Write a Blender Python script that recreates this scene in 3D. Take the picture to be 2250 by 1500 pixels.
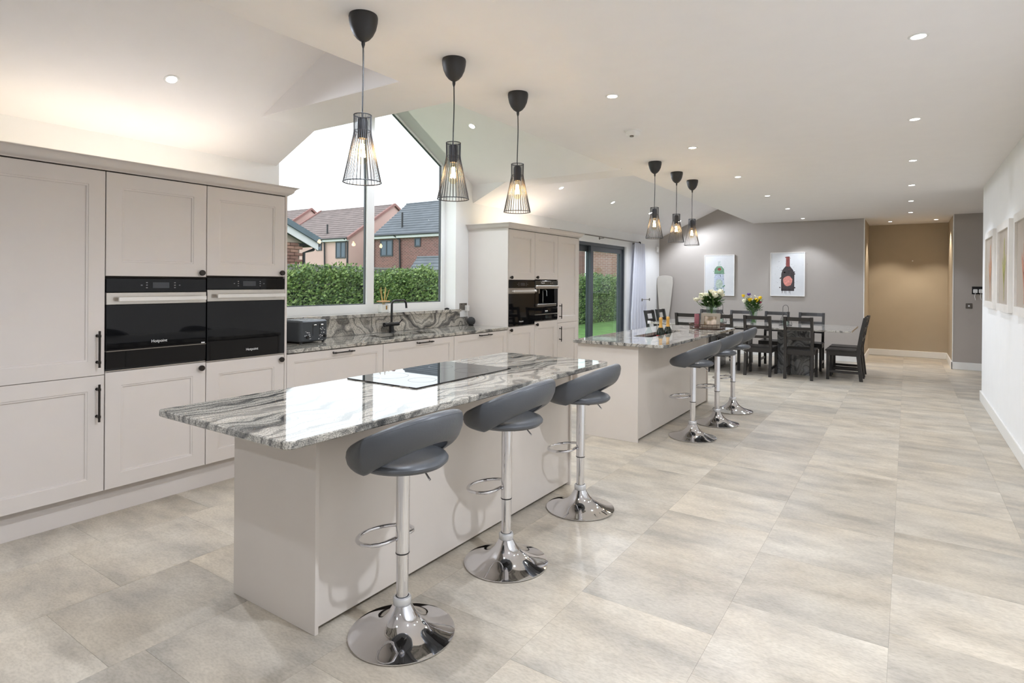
import bpy, bmesh, math, random
from math import sin, cos, pi, radians, sqrt, atan2
from mathutils import Vector, Matrix
from mathutils.geometry import tessellate_polygon

random.seed(7)
SC = bpy.context.scene
COL = SC.collection
for o in list(bpy.data.objects):
    bpy.data.objects.remove(o)

# ------------------------------------------------------------------ camera
H = 1.43
cam_d = bpy.data.cameras.new('camera'); cam = bpy.data.objects.new('camera', cam_d); COL.objects.link(cam)
cam_d.sensor_width = 36.0; cam_d.lens = 1289.48 / 2250 * 36; cam_d.clip_start = 0.05; cam_d.clip_end = 400
cam_d.shift_y = -(750 - 622.99) / 2250
YAW, PIT, ROL = 0.592677, -0.0023077, 0.00787333
_f = Vector((-sin(YAW), cos(YAW), 0)); _r = Vector((cos(YAW), sin(YAW), 0)); _u = Vector((0, 0, 1))
_f2 = _f * cos(PIT) + _u * sin(PIT); _u2 = _u * cos(PIT) - _f * sin(PIT)
_r3 = _r * cos(ROL) + _u2 * sin(ROL); _u3 = _u2 * cos(ROL) - _r * sin(ROL)
cam.matrix_world = Matrix(((_r3.x, _u3.x, -_f2.x, 0), (_r3.y, _u3.y, -_f2.y, 0), (_r3.z, _u3.z, -_f2.z, H), (0, 0, 0, 1)))
SC.camera = cam

# ------------------------------------------------------------------ sky, exposure
SKY = 2.5
W = bpy.data.worlds.new('overcast_sky'); SC.world = W; W.use_nodes = True
_n = W.node_tree; _n.nodes.clear()
_o = _n.nodes.new('ShaderNodeOutputWorld'); _b = _n.nodes.new('ShaderNodeBackground')
_tc = _n.nodes.new('ShaderNodeTexCoord'); _sx = _n.nodes.new('ShaderNodeSeparateXYZ'); _rp = _n.nodes.new('ShaderNodeValToRGB')
_n.links.new(_tc.outputs['Generated'], _sx.inputs[0]); _n.links.new(_sx.outputs['Z'], _rp.inputs[0])
_rp.color_ramp.elements[0].position = 0.0; _rp.color_ramp.elements[0].color = (0.88, 0.93, 1.0, 1)
_rp.color_ramp.elements[1].position = 0.35; _rp.color_ramp.elements[1].color = (0.97, 0.985, 1.0, 1)
_n.links.new(_rp.outputs[0], _b.inputs['Color']); _b.inputs['Strength'].default_value = SKY
_n.links.new(_b.outputs[0], _o.inputs[0])
SC.view_settings.view_transform = 'Standard'
try: SC.view_settings.look = 'None'
except Exception: pass
SC.view_settings.gamma = 1.0; SC.view_settings.use_curve_mapping = False
SC.view_settings.exposure = 0.05

DOWN_W = 46.0        # downlight spots
BULB_W = 3.0         # filament bulbs
TOP_W = 1.9         # warm strips on top of the tall cabinets

# ------------------------------------------------------------------ helpers
def wloc(o):
    v = Vector((0, 0, 0))
    while o is not None:
        v += o.location; o = o.parent
    return v

def empty(name, loc, parent=None):
    o = bpy.data.objects.new(name, None); COL.objects.link(o); o.empty_display_size = 0.05
    if parent: o.parent = parent; o.location = Vector(loc) - wloc(parent)
    else: o.location = loc
    return o

def tag(o, label, cat, group=None):
    o['label'] = label; o['category'] = cat
    if group: o['group'] = group
    return o

def thing(name, label, cat, loc=(0, 0, 0), group=None):
    return tag(empty(name, loc), label, cat, group)

def copy_tree(o, parent=None):
    c = o.copy(); COL.objects.link(c)
    if parent: c.parent = parent
    for ch in list(o.children): copy_tree(ch, c)
    return c

class MB:
    def __init__(self): self.bm = bmesh.new()
    def box(self, x0, x1, y0, y1, z0, z1, b=0.0, seg=1, M=None):
        bm = self.bm
        vs = [bm.verts.new((x, y, z)) for x in (x0, x1) for y in (y0, y1) for z in (z0, z1)]
        fs = []
        for q in ((0, 1, 3, 2), (4, 6, 7, 5), (0, 4, 5, 1), (2, 3, 7, 6), (0, 2, 6, 4), (1, 5, 7, 3)):
            fs.append(bm.faces.new([vs[i] for i in q]))
        allv = vs
        if b > 0:
            es = list({e for f in fs for e in f.edges})
            r = bmesh.ops.bevel(bm, geom=es, offset=b, segments=seg, profile=0.5, affect='EDGES')
            allv = list({v for v in r['verts']} | {v for v in vs if v.is_valid})
        if M is not None: bmesh.ops.transform(bm, matrix=M, verts=allv)
        return self
    def cyl(self, p0, p1, r, seg=12, r2=None, cap=True):
        p0 = Vector(p0); p1 = Vector(p1); d = (p1 - p0).normalized()
        a = d.orthogonal().normalized(); b = d.cross(a); r2 = r if r2 is None else r2
        A = [self.bm.verts.new(p0 + (a * cos(2 * pi * i / seg) + b * sin(2 * pi * i / seg)) * r) for i in range(seg)]
        B = [self.bm.verts.new(p1 + (a * cos(2 * pi * i / seg) + b * sin(2 * pi * i / seg)) * r2) for i in range(seg)]
        for i in range(seg):
            j = (i + 1) % seg; self.bm.faces.new((A[i], A[j], B[j], B[i]))
        if cap: self.bm.faces.new(A[::-1]); self.bm.faces.new(B)
        return self
    def loops(self, Ls, closed=True, cap0=True, cap1=True):
        bm = self.bm; V = [[bm.verts.new(p) for p in L] for L in Ls]; n = len(V[0])
        for a, b in zip(V, V[1:]):
            for i in range(n if closed else n - 1):
                j = (i + 1) % n; bm.faces.new((a[i], a[j], b[j], b[i]))
        if cap0: bm.faces.new(V[0][::-1])
        if cap1: bm.faces.new(V[-1])
        return self
    def lathe(self, prof, c=(0, 0, 0), seg=32, axis='Z', cap0=True, cap1=True):
        cx, cy, cz = c; Ls = []
        for r, z in prof:
            L = []
            for i in range(seg):
                t = 2 * pi * i / seg
                if axis == 'Z': L.append((cx + r * cos(t), cy + r * sin(t), cz + z))
                else: L.append((cx + z, cy + r * cos(t), cz + r * sin(t)))
            Ls.append(L)
        return self.loops(Ls, True, cap0, cap1)
    def tube(self, pts, r, seg=8, closed=False, cap=True):
        P = [Vector(p) for p in pts]; n = len(P); Ls = []; a = None
        for i in range(n):
            if closed: d = P[(i + 1) % n] - P[i - 1]
            elif i == 0: d = P[1] - P[0]
            elif i == n - 1: d = P[-1] - P[-2]
            else: d = P[i + 1] - P[i - 1]
            d.normalize()
            if a is None: a = d.orthogonal().normalized()
            else:
                a = a - d * a.dot(d)
                a = a.normalized() if a.length > 1e-6 else d.orthogonal().normalized()
            b = d.cross(a); rr = r[i] if isinstance(r, (list, tuple)) else r
            Ls.append([P[i] + (a * cos(2 * pi * k / seg) + b * sin(2 * pi * k / seg)) * rr for k in range(seg)])
        if closed: Ls.append(Ls[0])
        return self.loops(Ls, True, cap and not closed, cap and not closed)
    def poly(self, pts):
        self.bm.faces.new([self.bm.verts.new(p) for p in pts]); return self
    def slab(self, outer, holes, t0, t1, mp, bev=0.0):
        """outer/holes: 2D loops (outer CCW); extruded between t0 and t1, mp(u,v,t)->xyz; bev needs convex outer"""
        bm = self.bm; loops = [outer] + holes
        def inset(L, e):
            n = len(L); R = []
            for i in range(n):
                p = Vector(L[i]); a = (p - Vector(L[i - 1])).normalized(); b = (Vector(L[(i + 1) % n]) - p).normalized()
                na = Vector((-a.y, a.x)); nb = Vector((-b.y, b.x)); m = na + nb
                m = m / max(m.dot(na), 1e-3) if m.length > 1e-6 else na
                R.append(p + m * e)
            return R
        for t, flip in ((t0, True), (t1, False)):
            LL = [[Vector((q[0], q[1], 0)) for q in (inset(L, bev) if (bev and k == 0) else L)] for k, L in enumerate(loops)]
            flat = [q for L in LL for q in L]; vs = [bm.verts.new(mp(q.x, q.y, t)) for q in flat]
            for tri in tessellate_polygon(LL):
                tri = [vs[i] for i in tri]
                if len(set(tri)) == 3:
                    try: bm.faces.new(tri)
                    except ValueError: pass
        for k, L in enumerate(loops):
            if bev and k == 0:
                I = inset(L, bev); s = 1 if t1 > t0 else -1
                self.loops([[mp(q[0], q[1], t0) for q in I], [mp(q[0], q[1], t0 + s * bev) for q in L],
                            [mp(q[0], q[1], t1 - s * bev) for q in L], [mp(q[0], q[1], t1) for q in I]], True, False, False)
            else:
                self.loops([[mp(q[0], q[1], t0) for q in L], [mp(q[0], q[1], t1) for q in L]], True, False, False)
        return self
    def build(self, name, mat, parent=None, smooth=False, M=None):
        bm = self.bm
        if M is not None: bmesh.ops.transform(bm, matrix=M, verts=bm.verts)
        bmesh.ops.remove_doubles(bm, verts=bm.verts, dist=1e-5)
        bmesh.ops.recalc_face_normals(bm, faces=bm.faces)
        if parent is not None:
            off = wloc(parent)
            bmesh.ops.translate(bm, vec=-off, verts=bm.verts)
        me = bpy.data.meshes.new(name); bm.to_mesh(me); bm.free()
        if mat is not None: me.materials.append(mat)
        if smooth:
            for p in me.polygons: p.use_smooth = True
            try: me.set_sharp_from_angle(angle=radians(38))
            except Exception: pass
        o = bpy.data.objects.new(name, me); COL.objects.link(o)
        if parent is not None: o.parent = parent
        return o

XY = lambda u, v, t: (u, v, t)
YZ = lambda u, v, t: (t, u, v)      # plane facing X
XZ = lambda u, v, t: (u, t, v)      # plane facing Y
def rect(a0, a1, b0, b1): return [(a0, b0), (a1, b0), (a1, b1), (a0, b1)]
def rrect(a0, a1, b0, b1, r, n=6):
    rs = r if isinstance(r, (list, tuple)) else [r] * 4
    P = []
    for (cx, cy, s, q) in ((a1, b0, -90, rs[1]), (a1, b1, 0, rs[2]), (a0, b1, 90, rs[3]), (a0, b0, 180, rs[0])):
        q = max(q, 1e-3)
        ox = cx - q if cx == a1 else cx + q; oy = cy - q if cy == b1 else cy + q
        for i in range(n + 1):
            t = radians(s + 90 * i / n); P.append((ox + q * cos(t), oy + q * sin(t)))
    return P
def struct(o):
    o['kind'] = 'structure'; return o
def arc(c, r, a0, a1, n, plane='XZ'):
    R = []
    for i in range(n + 1):
        t = radians(a0 + (a1 - a0) * i / n); u, v = r * cos(t), r * sin(t)
        R.append((c[0] + u, c[1], c[2] + v) if plane == 'XZ' else (c[0], c[1] + u, c[2] + v) if plane == 'YZ' else (c[0] + u, c[1] + v, c[2]))
    return R

# ------------------------------------------------------------------ materials
def srgb(r, g, b):
    f = lambda c: (c / 255 / 12.92) if c / 255 <= 0.04045 else ((c / 255 + 0.055) / 1.055) ** 2.4
    return (f(r), f(g), f(b), 1)
def newmat(name):
    m = bpy.data.materials.new(name); m.use_nodes = True
    return m, m.node_tree, m.node_tree.nodes['Principled BSDF']
def mat(name, col, rough=0.5, metal=0.0, spec=0.5, var=0.03, vscale=6.0, bump=0.0, bscale=60.0, emit=None, es=0.0, coat=0.0):
    m, t, b = newmat(name); N = t.nodes; L = t.links
    tc = N.new('ShaderNodeTexCoord'); nz = N.new('ShaderNodeTexNoise'); nz.inputs['Scale'].default_value = vscale; nz.inputs['Detail'].default_value = 3
    L.new(tc.outputs['Object'], nz.inputs['Vector'])
    rp = N.new('ShaderNodeValToRGB'); rp.color_ramp.elements[0].position = 0.3; rp.color_ramp.elements[1].position = 0.7
    c = col if len(col) == 4 else (*col, 1)
    rp.color_ramp.elements[0].color = (*[x * (1 - var) for x in c[:3]], 1); rp.color_ramp.elements[1].color = (*[min(1, x * (1 + var)) for x in c[:3]], 1)
    L.new(nz.outputs['Fac'], rp.inputs[0]); L.new(rp.outputs[0], b.inputs['Base Color'])
    b.inputs['Roughness'].default_value = rough; b.inputs['Metallic'].default_value = metal; b.inputs['Specular IOR Level'].default_value = spec
    if coat: b.inputs['Coat Weight'].default_value = coat; b.inputs['Coat Roughness'].default_value = 0.03
    if bump:
        n2 = N.new('ShaderNodeTexNoise'); n2.inputs['Scale'].default_value = bscale; n2.inputs['Detail'].default_value = 4
        L.new(tc.outputs['Object'], n2.inputs['Vector']); bp = N.new('ShaderNodeBump'); bp.inputs['Strength'].default_value = bump; bp.inputs['Distance'].default_value = 0.01
        L.new(n2.outputs['Fac'], bp.inputs['Height']); L.new(bp.outputs[0], b.inputs['Normal'])
    if emit: b.inputs['Emission Color'].default_value = emit; b.inputs['Emission Strength'].default_value = es
    return m
M = {}
M['wall_white'] = mat('white_wall_paint', srgb(240, 239, 237), 0.75, spec=0.2, var=0.01)
M['ceiling'] = mat('ceiling_paint', srgb(244, 240, 237), 0.8, spec=0.15, var=0.008)
M['wall_taupe'] = mat('taupe_wall_paint', srgb(176, 168, 160), 0.75, spec=0.2, var=0.012)
M['trim'] = mat('white_gloss_trim', srgb(238, 236, 231), 0.35, var=0.01)
M['cab'] = mat('grey_cabinet_paint', srgb(219, 211, 204), 0.42, spec=0.35, var=0.012)
M['cab_isl'] = mat('grey_island_paint', srgb(217, 208, 198), 0.35, spec=0.4, var=0.012)
M['gap'] = mat('dark_carcass_gap', srgb(60, 52, 46), 0.8)
M['handle'] = mat('dark_bronze_metal', srgb(52, 47, 43), 0.35, metal=0.6)
M['black_glass'] = mat('black_oven_glass', srgb(12, 12, 14), 0.03, spec=0.32, var=0.0)
M['black'] = mat('satin_black', srgb(24, 24, 26), 0.4, var=0.05)
M['steel'] = mat('brushed_steel', srgb(196, 190, 182), 0.28, metal=0.9, var=0.02, vscale=40)
M['steel_bar'] = mat('pale_steel_bar', srgb(226, 222, 216), 0.35, metal=0.5)
M['chrome'] = mat('polished_chrome', srgb(225, 225, 228), 0.04, metal=1.0, var=0.0)
M['leather'] = mat('grey_leatherette', srgb(84, 86, 89), 0.38, spec=0.45, var=0.04, bump=0.06, bscale=90)
M['chair'] = mat('black_brown_wood', srgb(42, 39, 37), 0.38, var=0.08, vscale=14)
M['lamp_black'] = mat('black_lamp_metal', srgb(45, 44, 44), 0.5, var=0.03)
M['lamp_wire'] = mat('black_wire', srgb(40, 40, 44), 0.5)
M['white_plastic'] = mat('white_plastic', srgb(238, 236, 232), 0.35)
M['upvc'] = mat('white_window_upvc', srgb(240, 240, 238), 0.3, var=0.006)
M['anthracite'] = mat('anthracite_aluminium', srgb(62, 68, 74), 0.4, var=0.02)
M['dark_bead'] = mat('dark_window_bead', srgb(70, 74, 78), 0.45)
M['grey_metal'] = mat('grey_metal_plate', srgb(128, 122, 114), 0.3, metal=0.7)
M['screen'] = mat('grey_display', srgb(58, 60, 64), 0.15)
M['print_white'] = mat('white_print', srgb(235, 235, 235), 0.5)
M['toaster'] = mat('dark_grey_toaster', srgb(58, 62, 66), 0.4, var=0.05)
M['curtain'] = mat('white_curtain_cloth', srgb(244, 245, 250), 0.9, spec=0.1, var=0.01)
_ct = M['curtain'].node_tree; _tl = _ct.nodes.new('ShaderNodeBsdfTranslucent'); _tl.inputs['Color'].default_value = srgb(236, 238, 250); _mx = _ct.nodes.new('ShaderNodeMixShader'); _mx.inputs[0].default_value = 0.35
_ct.links.new(_ct.nodes['Principled BSDF'].outputs[0], _mx.inputs[1]); _ct.links.new(_tl.outputs[0], _mx.inputs[2]); _ct.links.new(_mx.outputs[0], _ct.nodes['Material Output'].inputs['Surface'])
M['board'] = mat('pale_grey_board', srgb(190, 184, 174), 0.7)
M['reed'] = mat('pale_wood_reed', srgb(222, 186, 120), 0.7)
M['wood'] = mat('light_wood', srgb(206, 160, 112), 0.6)
M['amber'] = mat('amber_label', srgb(165, 130, 75), 0.6)
M['ball'] = mat('charcoal_fabric', srgb(60, 60, 60), 0.9, bump=0.3, bscale=300)
M['rose'] = mat('cream_petals', srgb(244, 240, 214), 0.6, var=0.05)
M['leaf'] = mat('bouquet_leaf', srgb(72, 104, 50), 0.5, var=0.25, vscale=20)
M['stem'] = mat('flower_stem', srgb(92, 124, 62), 0.5, var=0.15)
M['yellow'] = mat('yellow_petals', srgb(250, 206, 30), 0.5, var=0.08)
M['purple'] = mat('purple_petals', srgb(92, 66, 150), 0.6, var=0.1)
M['gold'] = mat('gold_foil', srgb(222, 172, 92), 0.35, metal=0.4, var=0.1, vscale=60, bump=0.4, bscale=120)
M['green_glass'] = mat('dark_green_bottle', srgb(24, 34, 24), 0.05)
M['red'] = mat('red_label', srgb(190, 40, 50), 0.5)
M['candle'] = mat('dusky_pink_wax', srgb(150, 88, 96), 0.5)
M['tray'] = mat('brown_wire', srgb(82, 58, 44), 0.4, metal=0.4)
M['photo_frame'] = mat('grey_wood_frame', srgb(160, 150, 136), 0.6, var=0.05)
M['lantern'] = mat('dark_steel_wire', srgb(70, 68, 68), 0.4, metal=0.6)
M['frame_white'] = mat('white_picture_frame', srgb(238, 234, 228), 0.4)
M['artpaper'] = mat('white_art_print', srgb(216, 216, 216), 0.35)
M['art_taupe'] = mat('taupe_mount', srgb(178, 166, 152), 0.6)
M['sink'] = mat('black_sink_composite', srgb(20, 19, 18), 0.4)
M['lawn'] = mat('lawn_grass', srgb(92, 128, 64), 0.9, var=0.25, vscale=3.0, bump=0.5, bscale=80)
M['render_pink'] = mat('pink_render', srgb(196, 166, 160), 0.9, var=0.04, vscale=0.6)
M['white_fascia'] = mat('white_fascia', srgb(196, 198, 200), 0.6)
M['slate_blue'] = mat('blue_grey_tile', srgb(86, 100, 110), 0.7, var=0.1)
M['roof_grey'] = mat('grey_roof_tile', srgb(98, 104, 112), 0.8, var=0.12, vscale=1.5)
M['roof_brown'] = mat('brown_grey_roof_tile', srgb(122, 110, 109), 0.8, var=0.15, vscale=1.5)
M['roof_red'] = mat('red_verge_tile', srgb(136, 100, 96), 0.8, var=0.1)
M['fence'] = mat('weathered_fence_board', srgb(120, 122, 118), 0.9, var=0.12, vscale=8)
M['pipe'] = mat('black_downpipe', srgb(34, 36, 40), 0.5)
M['winframe'] = mat('dark_house_window_frame', srgb(50, 56, 64), 0.5)
M['winpane'] = mat('house_window_pane', srgb(70, 86, 100), 0.08)
M['brick1'] = mat('garage_brick', srgb(140, 108, 94), 0.9, var=0.2, vscale=9)
M['mortar'] = mat('pale_mortar', srgb(168, 156, 144), 0.95)

def glass(name, tint=(1, 1, 1, 1), rough=0.0, ior=1.45, amt=None):
    m, t, b = newmat(name); N = t.nodes; L = t.links
    gl = N.new('ShaderNodeBsdfGlossy'); gl.inputs['Roughness'].default_value = rough
    tr = N.new('ShaderNodeBsdfTransparent'); tr.inputs['Color'].default_value = tint
    fr = N.new('ShaderNodeFresnel'); fr.inputs['IOR'].default_value = ior
    ge = N.new('ShaderNodeNewGeometry'); iv = N.new('ShaderNodeMath'); iv.operation = 'SUBTRACT'; iv.inputs[0].default_value = 1.0; L.new(ge.outputs['Backfacing'], iv.inputs[1])
    ml = N.new('ShaderNodeMath'); ml.operation = 'MULTIPLY'; L.new(fr.outputs[0], ml.inputs[0]); L.new(iv.outputs[0], ml.inputs[1])
    mx = N.new('ShaderNodeMixShader'); L.new(ml.outputs[0], mx.inputs[0]); L.new(tr.outputs[0], mx.inputs[1]); L.new(gl.outputs[0], mx.inputs[2])
    L.new(mx.outputs[0], N['Material Output'].inputs['Surface']); return m
M['pane'] = glass('window_glass', (0.96, 0.98, 0.98, 1), ior=1.3)
M['door_pane'] = glass('door_glass', (0.82, 0.88, 0.86, 1), ior=1.5)
M['vase'] = glass('clear_vase_glass', (0.88, 0.93, 0.9, 1), ior=1.5)
M['bulb'] = glass('bulb_glass', (1, 0.94, 0.82, 1), ior=1.4)
M['bottle_clear'] = glass('clear_bottle_glass', (0.85, 0.9, 0.9, 1), ior=1.5)
M['filament'] = mat('glowing_filament', (1, 0.7, 0.35, 1), 0.5, emit=(1, 0.62, 0.25, 1), es=140)
M['led'] = mat('led_lens', (1, 1, 1, 1), 0.5, emit=(1, 0.95, 0.88, 1), es=22)

for _m in ('led', 'filament'): M[_m].cycles.emission_sampling = 'NONE'

def marble(name, light=(198, 192, 180), dark=(44, 46, 48), sc=1.0, rot=(0, 0, 0), dist=1.0, spec=0.75, amount=1.0):
    m, t, b = newmat(name); N = t.nodes; L = t.links
    tc = N.new('ShaderNodeTexCoord'); mp = N.new('ShaderNodeMapping'); mp.inputs['Rotation'].default_value = rot
    L.new(tc.outputs['Object'], mp.inputs['Vector'])
    nz = N.new('ShaderNodeTexNoise'); nz.inputs['Scale'].default_value = 1.5; nz.inputs['Detail'].default_value = 3
    L.new(mp.outputs[0], nz.inputs['Vector'])
    sub = N.new('ShaderNodeVectorMath'); sub.operation = 'SUBTRACT'; sub.inputs[1].default_value = (0.5, 0.5, 0.5); L.new(nz.outputs['Color'], sub.inputs[0])
    scl = N.new('ShaderNodeVectorMath'); scl.operation = 'SCALE'; scl.inputs['Scale'].default_value = 0.75 * dist; L.new(sub.outputs[0], scl.inputs[0])
    add = N.new('ShaderNodeVectorMath'); add.operation = 'ADD'; L.new(mp.outputs[0], add.inputs[0]); L.new(scl.outputs[0], add.inputs[1])
    def wave(s, d, ds):
        w = N.new('ShaderNodeTexWave'); w.wave_type = 'BANDS'; w.bands_direction = 'X'; w.wave_profile = 'SIN'
        w.inputs['Scale'].default_value = s * sc; w.inputs['Distortion'].default_value = d; w.inputs['Detail'].default_value = 4; w.inputs['Detail Scale'].default_value = ds
        L.new(add.outputs[0], w.inputs['Vector']); return w
    def ramp(src, els):
        r = N.new('ShaderNodeValToRGB'); e = r.color_ramp.elements
        e[0].position, e[0].color = els[0][0], (els[0][1],) * 3 + (1,); e[1].position, e[1].color = els[1][0], (els[1][1],) * 3 + (1,)
        for p, c in els[2:]:
            q = e.new(p); q.color = (c, c, c, 1)
        L.new(src, r.inputs[0]); return r
    w1 = wave(2.0, 3.0, 1.0); w2 = wave(5.2, 3.0, 1.4); w3 = wave(17.0, 4.0, 1.5)
    r1 = ramp(w1.outputs['Fac'], [(0.0, 0.22), (0.30, 0.92), (0.09, 0.42), (1.0, 1.0)])
    r2 = ramp(w2.outputs['Fac'], [(0.0, 0.42), (0.30, 1.0), (0.1, 0.66)])
    r3 = ramp(w3.outputs['Fac'], [(0.0, 0.66), (0.5, 1.0)])
    ns = N.new('ShaderNodeTexNoise'); ns.inputs['Scale'].default_value = 210; ns.inputs['Detail'].default_value = 2; L.new(tc.outputs['Object'], ns.inputs['Vector'])
    rs = ramp(ns.outputs['Fac'], [(0.36, 0.35), (0.58, 1.0)])
    # patches where the veining thins out
    npz = N.new('ShaderNodeTexNoise'); npz.inputs['Scale'].default_value = 2.2; npz.inputs['Detail'].default_value = 2; L.new(mp.outputs[0], npz.inputs['Vector'])
    rpz = ramp(npz.outputs['Fac'], [(0.38, 0.35 * amount), (0.62, 1.0 * amount)])
    def mul(a, c, fac=None):
        x = N.new('ShaderNodeMix'); x.data_type = 'RGBA'; x.blend_type = 'MULTIPLY'; x.inputs[0].default_value = 1.0
        if fac is not None: L.new(fac, x.inputs[0])
        L.new(a, x.inputs[6]); L.new(c, x.inputs[7]); return x.outputs[2]
    v = mul(r2.outputs[0], r1.outputs[0], rpz.outputs[0]); v = mul(v, r3.outputs[0], rpz.outputs[0]); v = mul(v, rs.outputs[0])
    cr = N.new('ShaderNodeValToRGB'); cr.color_ramp.elements[0].position = 0.05; cr.color_ramp.elements[0].color = srgb(*dark)
    cr.color_ramp.elements[1].position = 0.9; cr.color_ramp.elements[1].color = srgb(*light)
    L.new(v, cr.inputs[0]); L.new(cr.outputs[0], b.inputs['Base Color'])
    b.inputs['Roughness'].default_value = 0.035; b.inputs['Specular IOR Level'].default_value = spec
    return m
M['granite'] = marble('polished_wave_granite', spec=0.9)
M['granite_wall'] = marble('polished_wave_granite_upright', (214, 207, 194), (46, 46, 48), sc=0.8, rot=(0.35, 0.95, 0.3), dist=1.35, spec=0.5)
M['granite_dark'] = marble('dark_wave_granite', (150, 150, 150), (34, 36, 38), sc=0.6, rot=(0.5, 0.8, 0.6), dist=3.0, spec=0.5)
M['granite_pale'] = marble('pale_wave_granite', (200, 194, 184), (60, 60, 60), sc=1.0, rot=(0, 0, 1.2), spec=0.8, amount=0.6)

def tilemat():
    m, t, b = newmat('stone_effect_floor_tile'); N = t.nodes; L = t.links
    tc = N.new('ShaderNodeTexCoord'); oi = N.new('ShaderNodeObjectInfo')
    cmb = N.new('ShaderNodeCombineXYZ'); m1 = N.new('ShaderNodeMath'); m1.operation = 'MULTIPLY'; m1.inputs[1].default_value = 37.0
    L.new(oi.outputs['Random'], m1.inputs[0]); L.new(m1.outputs[0], cmb.inputs[2]); L.new(m1.outputs[0], cmb.inputs[0])
    ad = N.new('ShaderNodeVectorMath'); ad.operation = 'ADD'; L.new(tc.outputs['Object'], ad.inputs[0]); L.new(cmb.outputs[0], ad.inputs[1])
    mp = N.new('ShaderNodeMapping'); mp.inputs['Scale'].default_value = (1.0, 2.2, 1.0); L.new(ad.outputs[0], mp.inputs['Vector'])
    n1 = N.new('ShaderNodeTexNoise'); n1.inputs['Scale'].default_value = 2.6; n1.inputs['Detail'].default_value = 5; n1.inputs['Roughness'].default_value = 0.6; L.new(mp.outputs[0], n1.inputs['Vector'])
    n2 = N.new('ShaderNodeTexNoise'); n2.inputs['Scale'].default_value = 55; n2.inputs['Detail'].default_value = 4; L.new(mp.outputs[0], n2.inputs['Vector'])
    n3 = N.new('ShaderNodeTexNoise'); n3.inputs['Scale'].default_value = 1.7; n3.inputs['Detail'].default_value = 2; L.new(ad.outputs[0], n3.inputs['Vector'])
    r1 = N.new('ShaderNodeValToRGB'); e = r1.color_ramp.elements
    e[0].position, e[0].color = 0.3, srgb(166, 158, 146); e[1].position, e[1].color = 0.72, srgb(210, 200, 184)
    q = e.new(0.5); q.color = srgb(192, 182, 167)
    L.new(n1.outputs['Fac'], r1.inputs[0])
    r3 = N.new('ShaderNodeValToRGB'); r3.color_ramp.elements[0].position, r3.color_ramp.elements[0].color = 0.35, (1.02, 1.0, 0.96, 1)
    r3.color_ramp.elements[1].position, r3.color_ramp.elements[1].color = 0.65, (0.97, 0.985, 1.0, 1); L.new(n3.outputs['Fac'], r3.inputs[0])
    r2 = N.new('ShaderNodeValToRGB'); r2.color_ramp.elements[0].position, r2.color_ramp.elements[0].color = 0.3, (0.86, 0.85, 0.83, 1)
    r2.color_ramp.elements[1].position, r2.color_ramp.elements[1].color = 0.6, (1.03, 1.03, 1.03, 1); L.new(n2.outputs['Fac'], r2.inputs[0])
    ro = N.new('ShaderNodeMapRange'); ro.inputs[3].default_value = 0.91; ro.inputs[4].default_value = 1.08; L.new(oi.outputs['Random'], ro.inputs[0])
    def mul(a, c):
        x = N.new('ShaderNodeMix'); x.data_type = 'RGBA'; x.blend_type = 'MULTIPLY'; x.inputs[0].default_value = 1.0
        L.new(a, x.inputs[6]); L.new(c, x.inputs[7]); return x.outputs[2]
    v = mul(r1.outputs[0], r2.outputs[0]); v = mul(v, r3.outputs[0])
    sc = N.new('ShaderNodeVectorMath'); sc.operation = 'SCALE'; L.new(v, sc.inputs[0]); L.new(ro.outputs[0], sc.inputs['Scale'])
    L.new(sc.outputs[0], b.inputs['Base Color']); b.inputs['Roughness'].default_value = 0.42; b.inputs['Specular IOR Level'].default_value = 0.35
    bp = N.new('ShaderNodeBump'); bp.inputs['Strength'].default_value = 0.06; bp.inputs['Distance'].default_value = 0.004
    L.new(n2.outputs['Fac'], bp.inputs['Height']); L.new(bp.outputs[0], b.inputs['Normal'])
    return m
M['tile'] = tilemat()
M['grout'] = mat('floor_joint', srgb(178, 170, 160), 0.8)

def brickmat(name, c1, c2, mo, s=1.0):
    m, t, b = newmat(name); N = t.nodes; L = t.links
    tc = N.new('ShaderNodeTexCoord'); mp = N.new('ShaderNodeMapping'); mp.inputs['Rotation'].default_value = (radians(90), 0, 0)
    L.new(tc.outputs['Object'], mp.inputs['Vector'])
    br = N.new('ShaderNodeTexBrick'); br.inputs['Color1'].default_value = srgb(*c1); br.inputs['Color2'].default_value = srgb(*c2); br.inputs['Mortar'].default_value = srgb(*mo)
    br.inputs['Scale'].default_value = 1.0; br.inputs['Brick Width'].default_value = 0.225 * s; br.inputs['Row Height'].default_value = 0.075 * s; br.inputs['Mortar Size'].default_value = 0.008 * s
    L.new(mp.outputs[0], br.inputs['Vector']); L.new(br.outputs[0], b.inputs['Base Color']); b.inputs['Roughness'].default_value = 0.9; return m
M['brick_red'] = brickmat('red_house_brick', (126, 82, 78), (104, 70, 68), (160, 142, 136), 1.4)
M['brick_pink'] = brickmat('pinkish_house_brick', (160, 112, 100), (146, 104, 94), (180, 160, 152), 1.3)

def leafmat(name, c1, c2):
    m, t, b = newmat(name); N = t.nodes; L = t.links
    ge = N.new('ShaderNodeNewGeometry'); rp = N.new('ShaderNodeValToRGB')
    rp.color_ramp.elements[0].color = srgb(*c1); rp.color_ramp.elements[1].color = srgb(*c2)
    L.new(ge.outputs['Random Per Island'], rp.inputs[0]); L.new(rp.outputs[0], b.inputs['Base Color']); b.inputs['Roughness'].default_value = 0.42
    b.inputs['Specular IOR Level'].default_value = 0.4; return m
M['hedge_leaf'] = leafmat('laurel_leaf', (78, 106, 72), (152, 174, 108))
M['hedge_core'] = mat('hedge_interior', srgb(34, 48, 34), 0.95)

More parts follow.
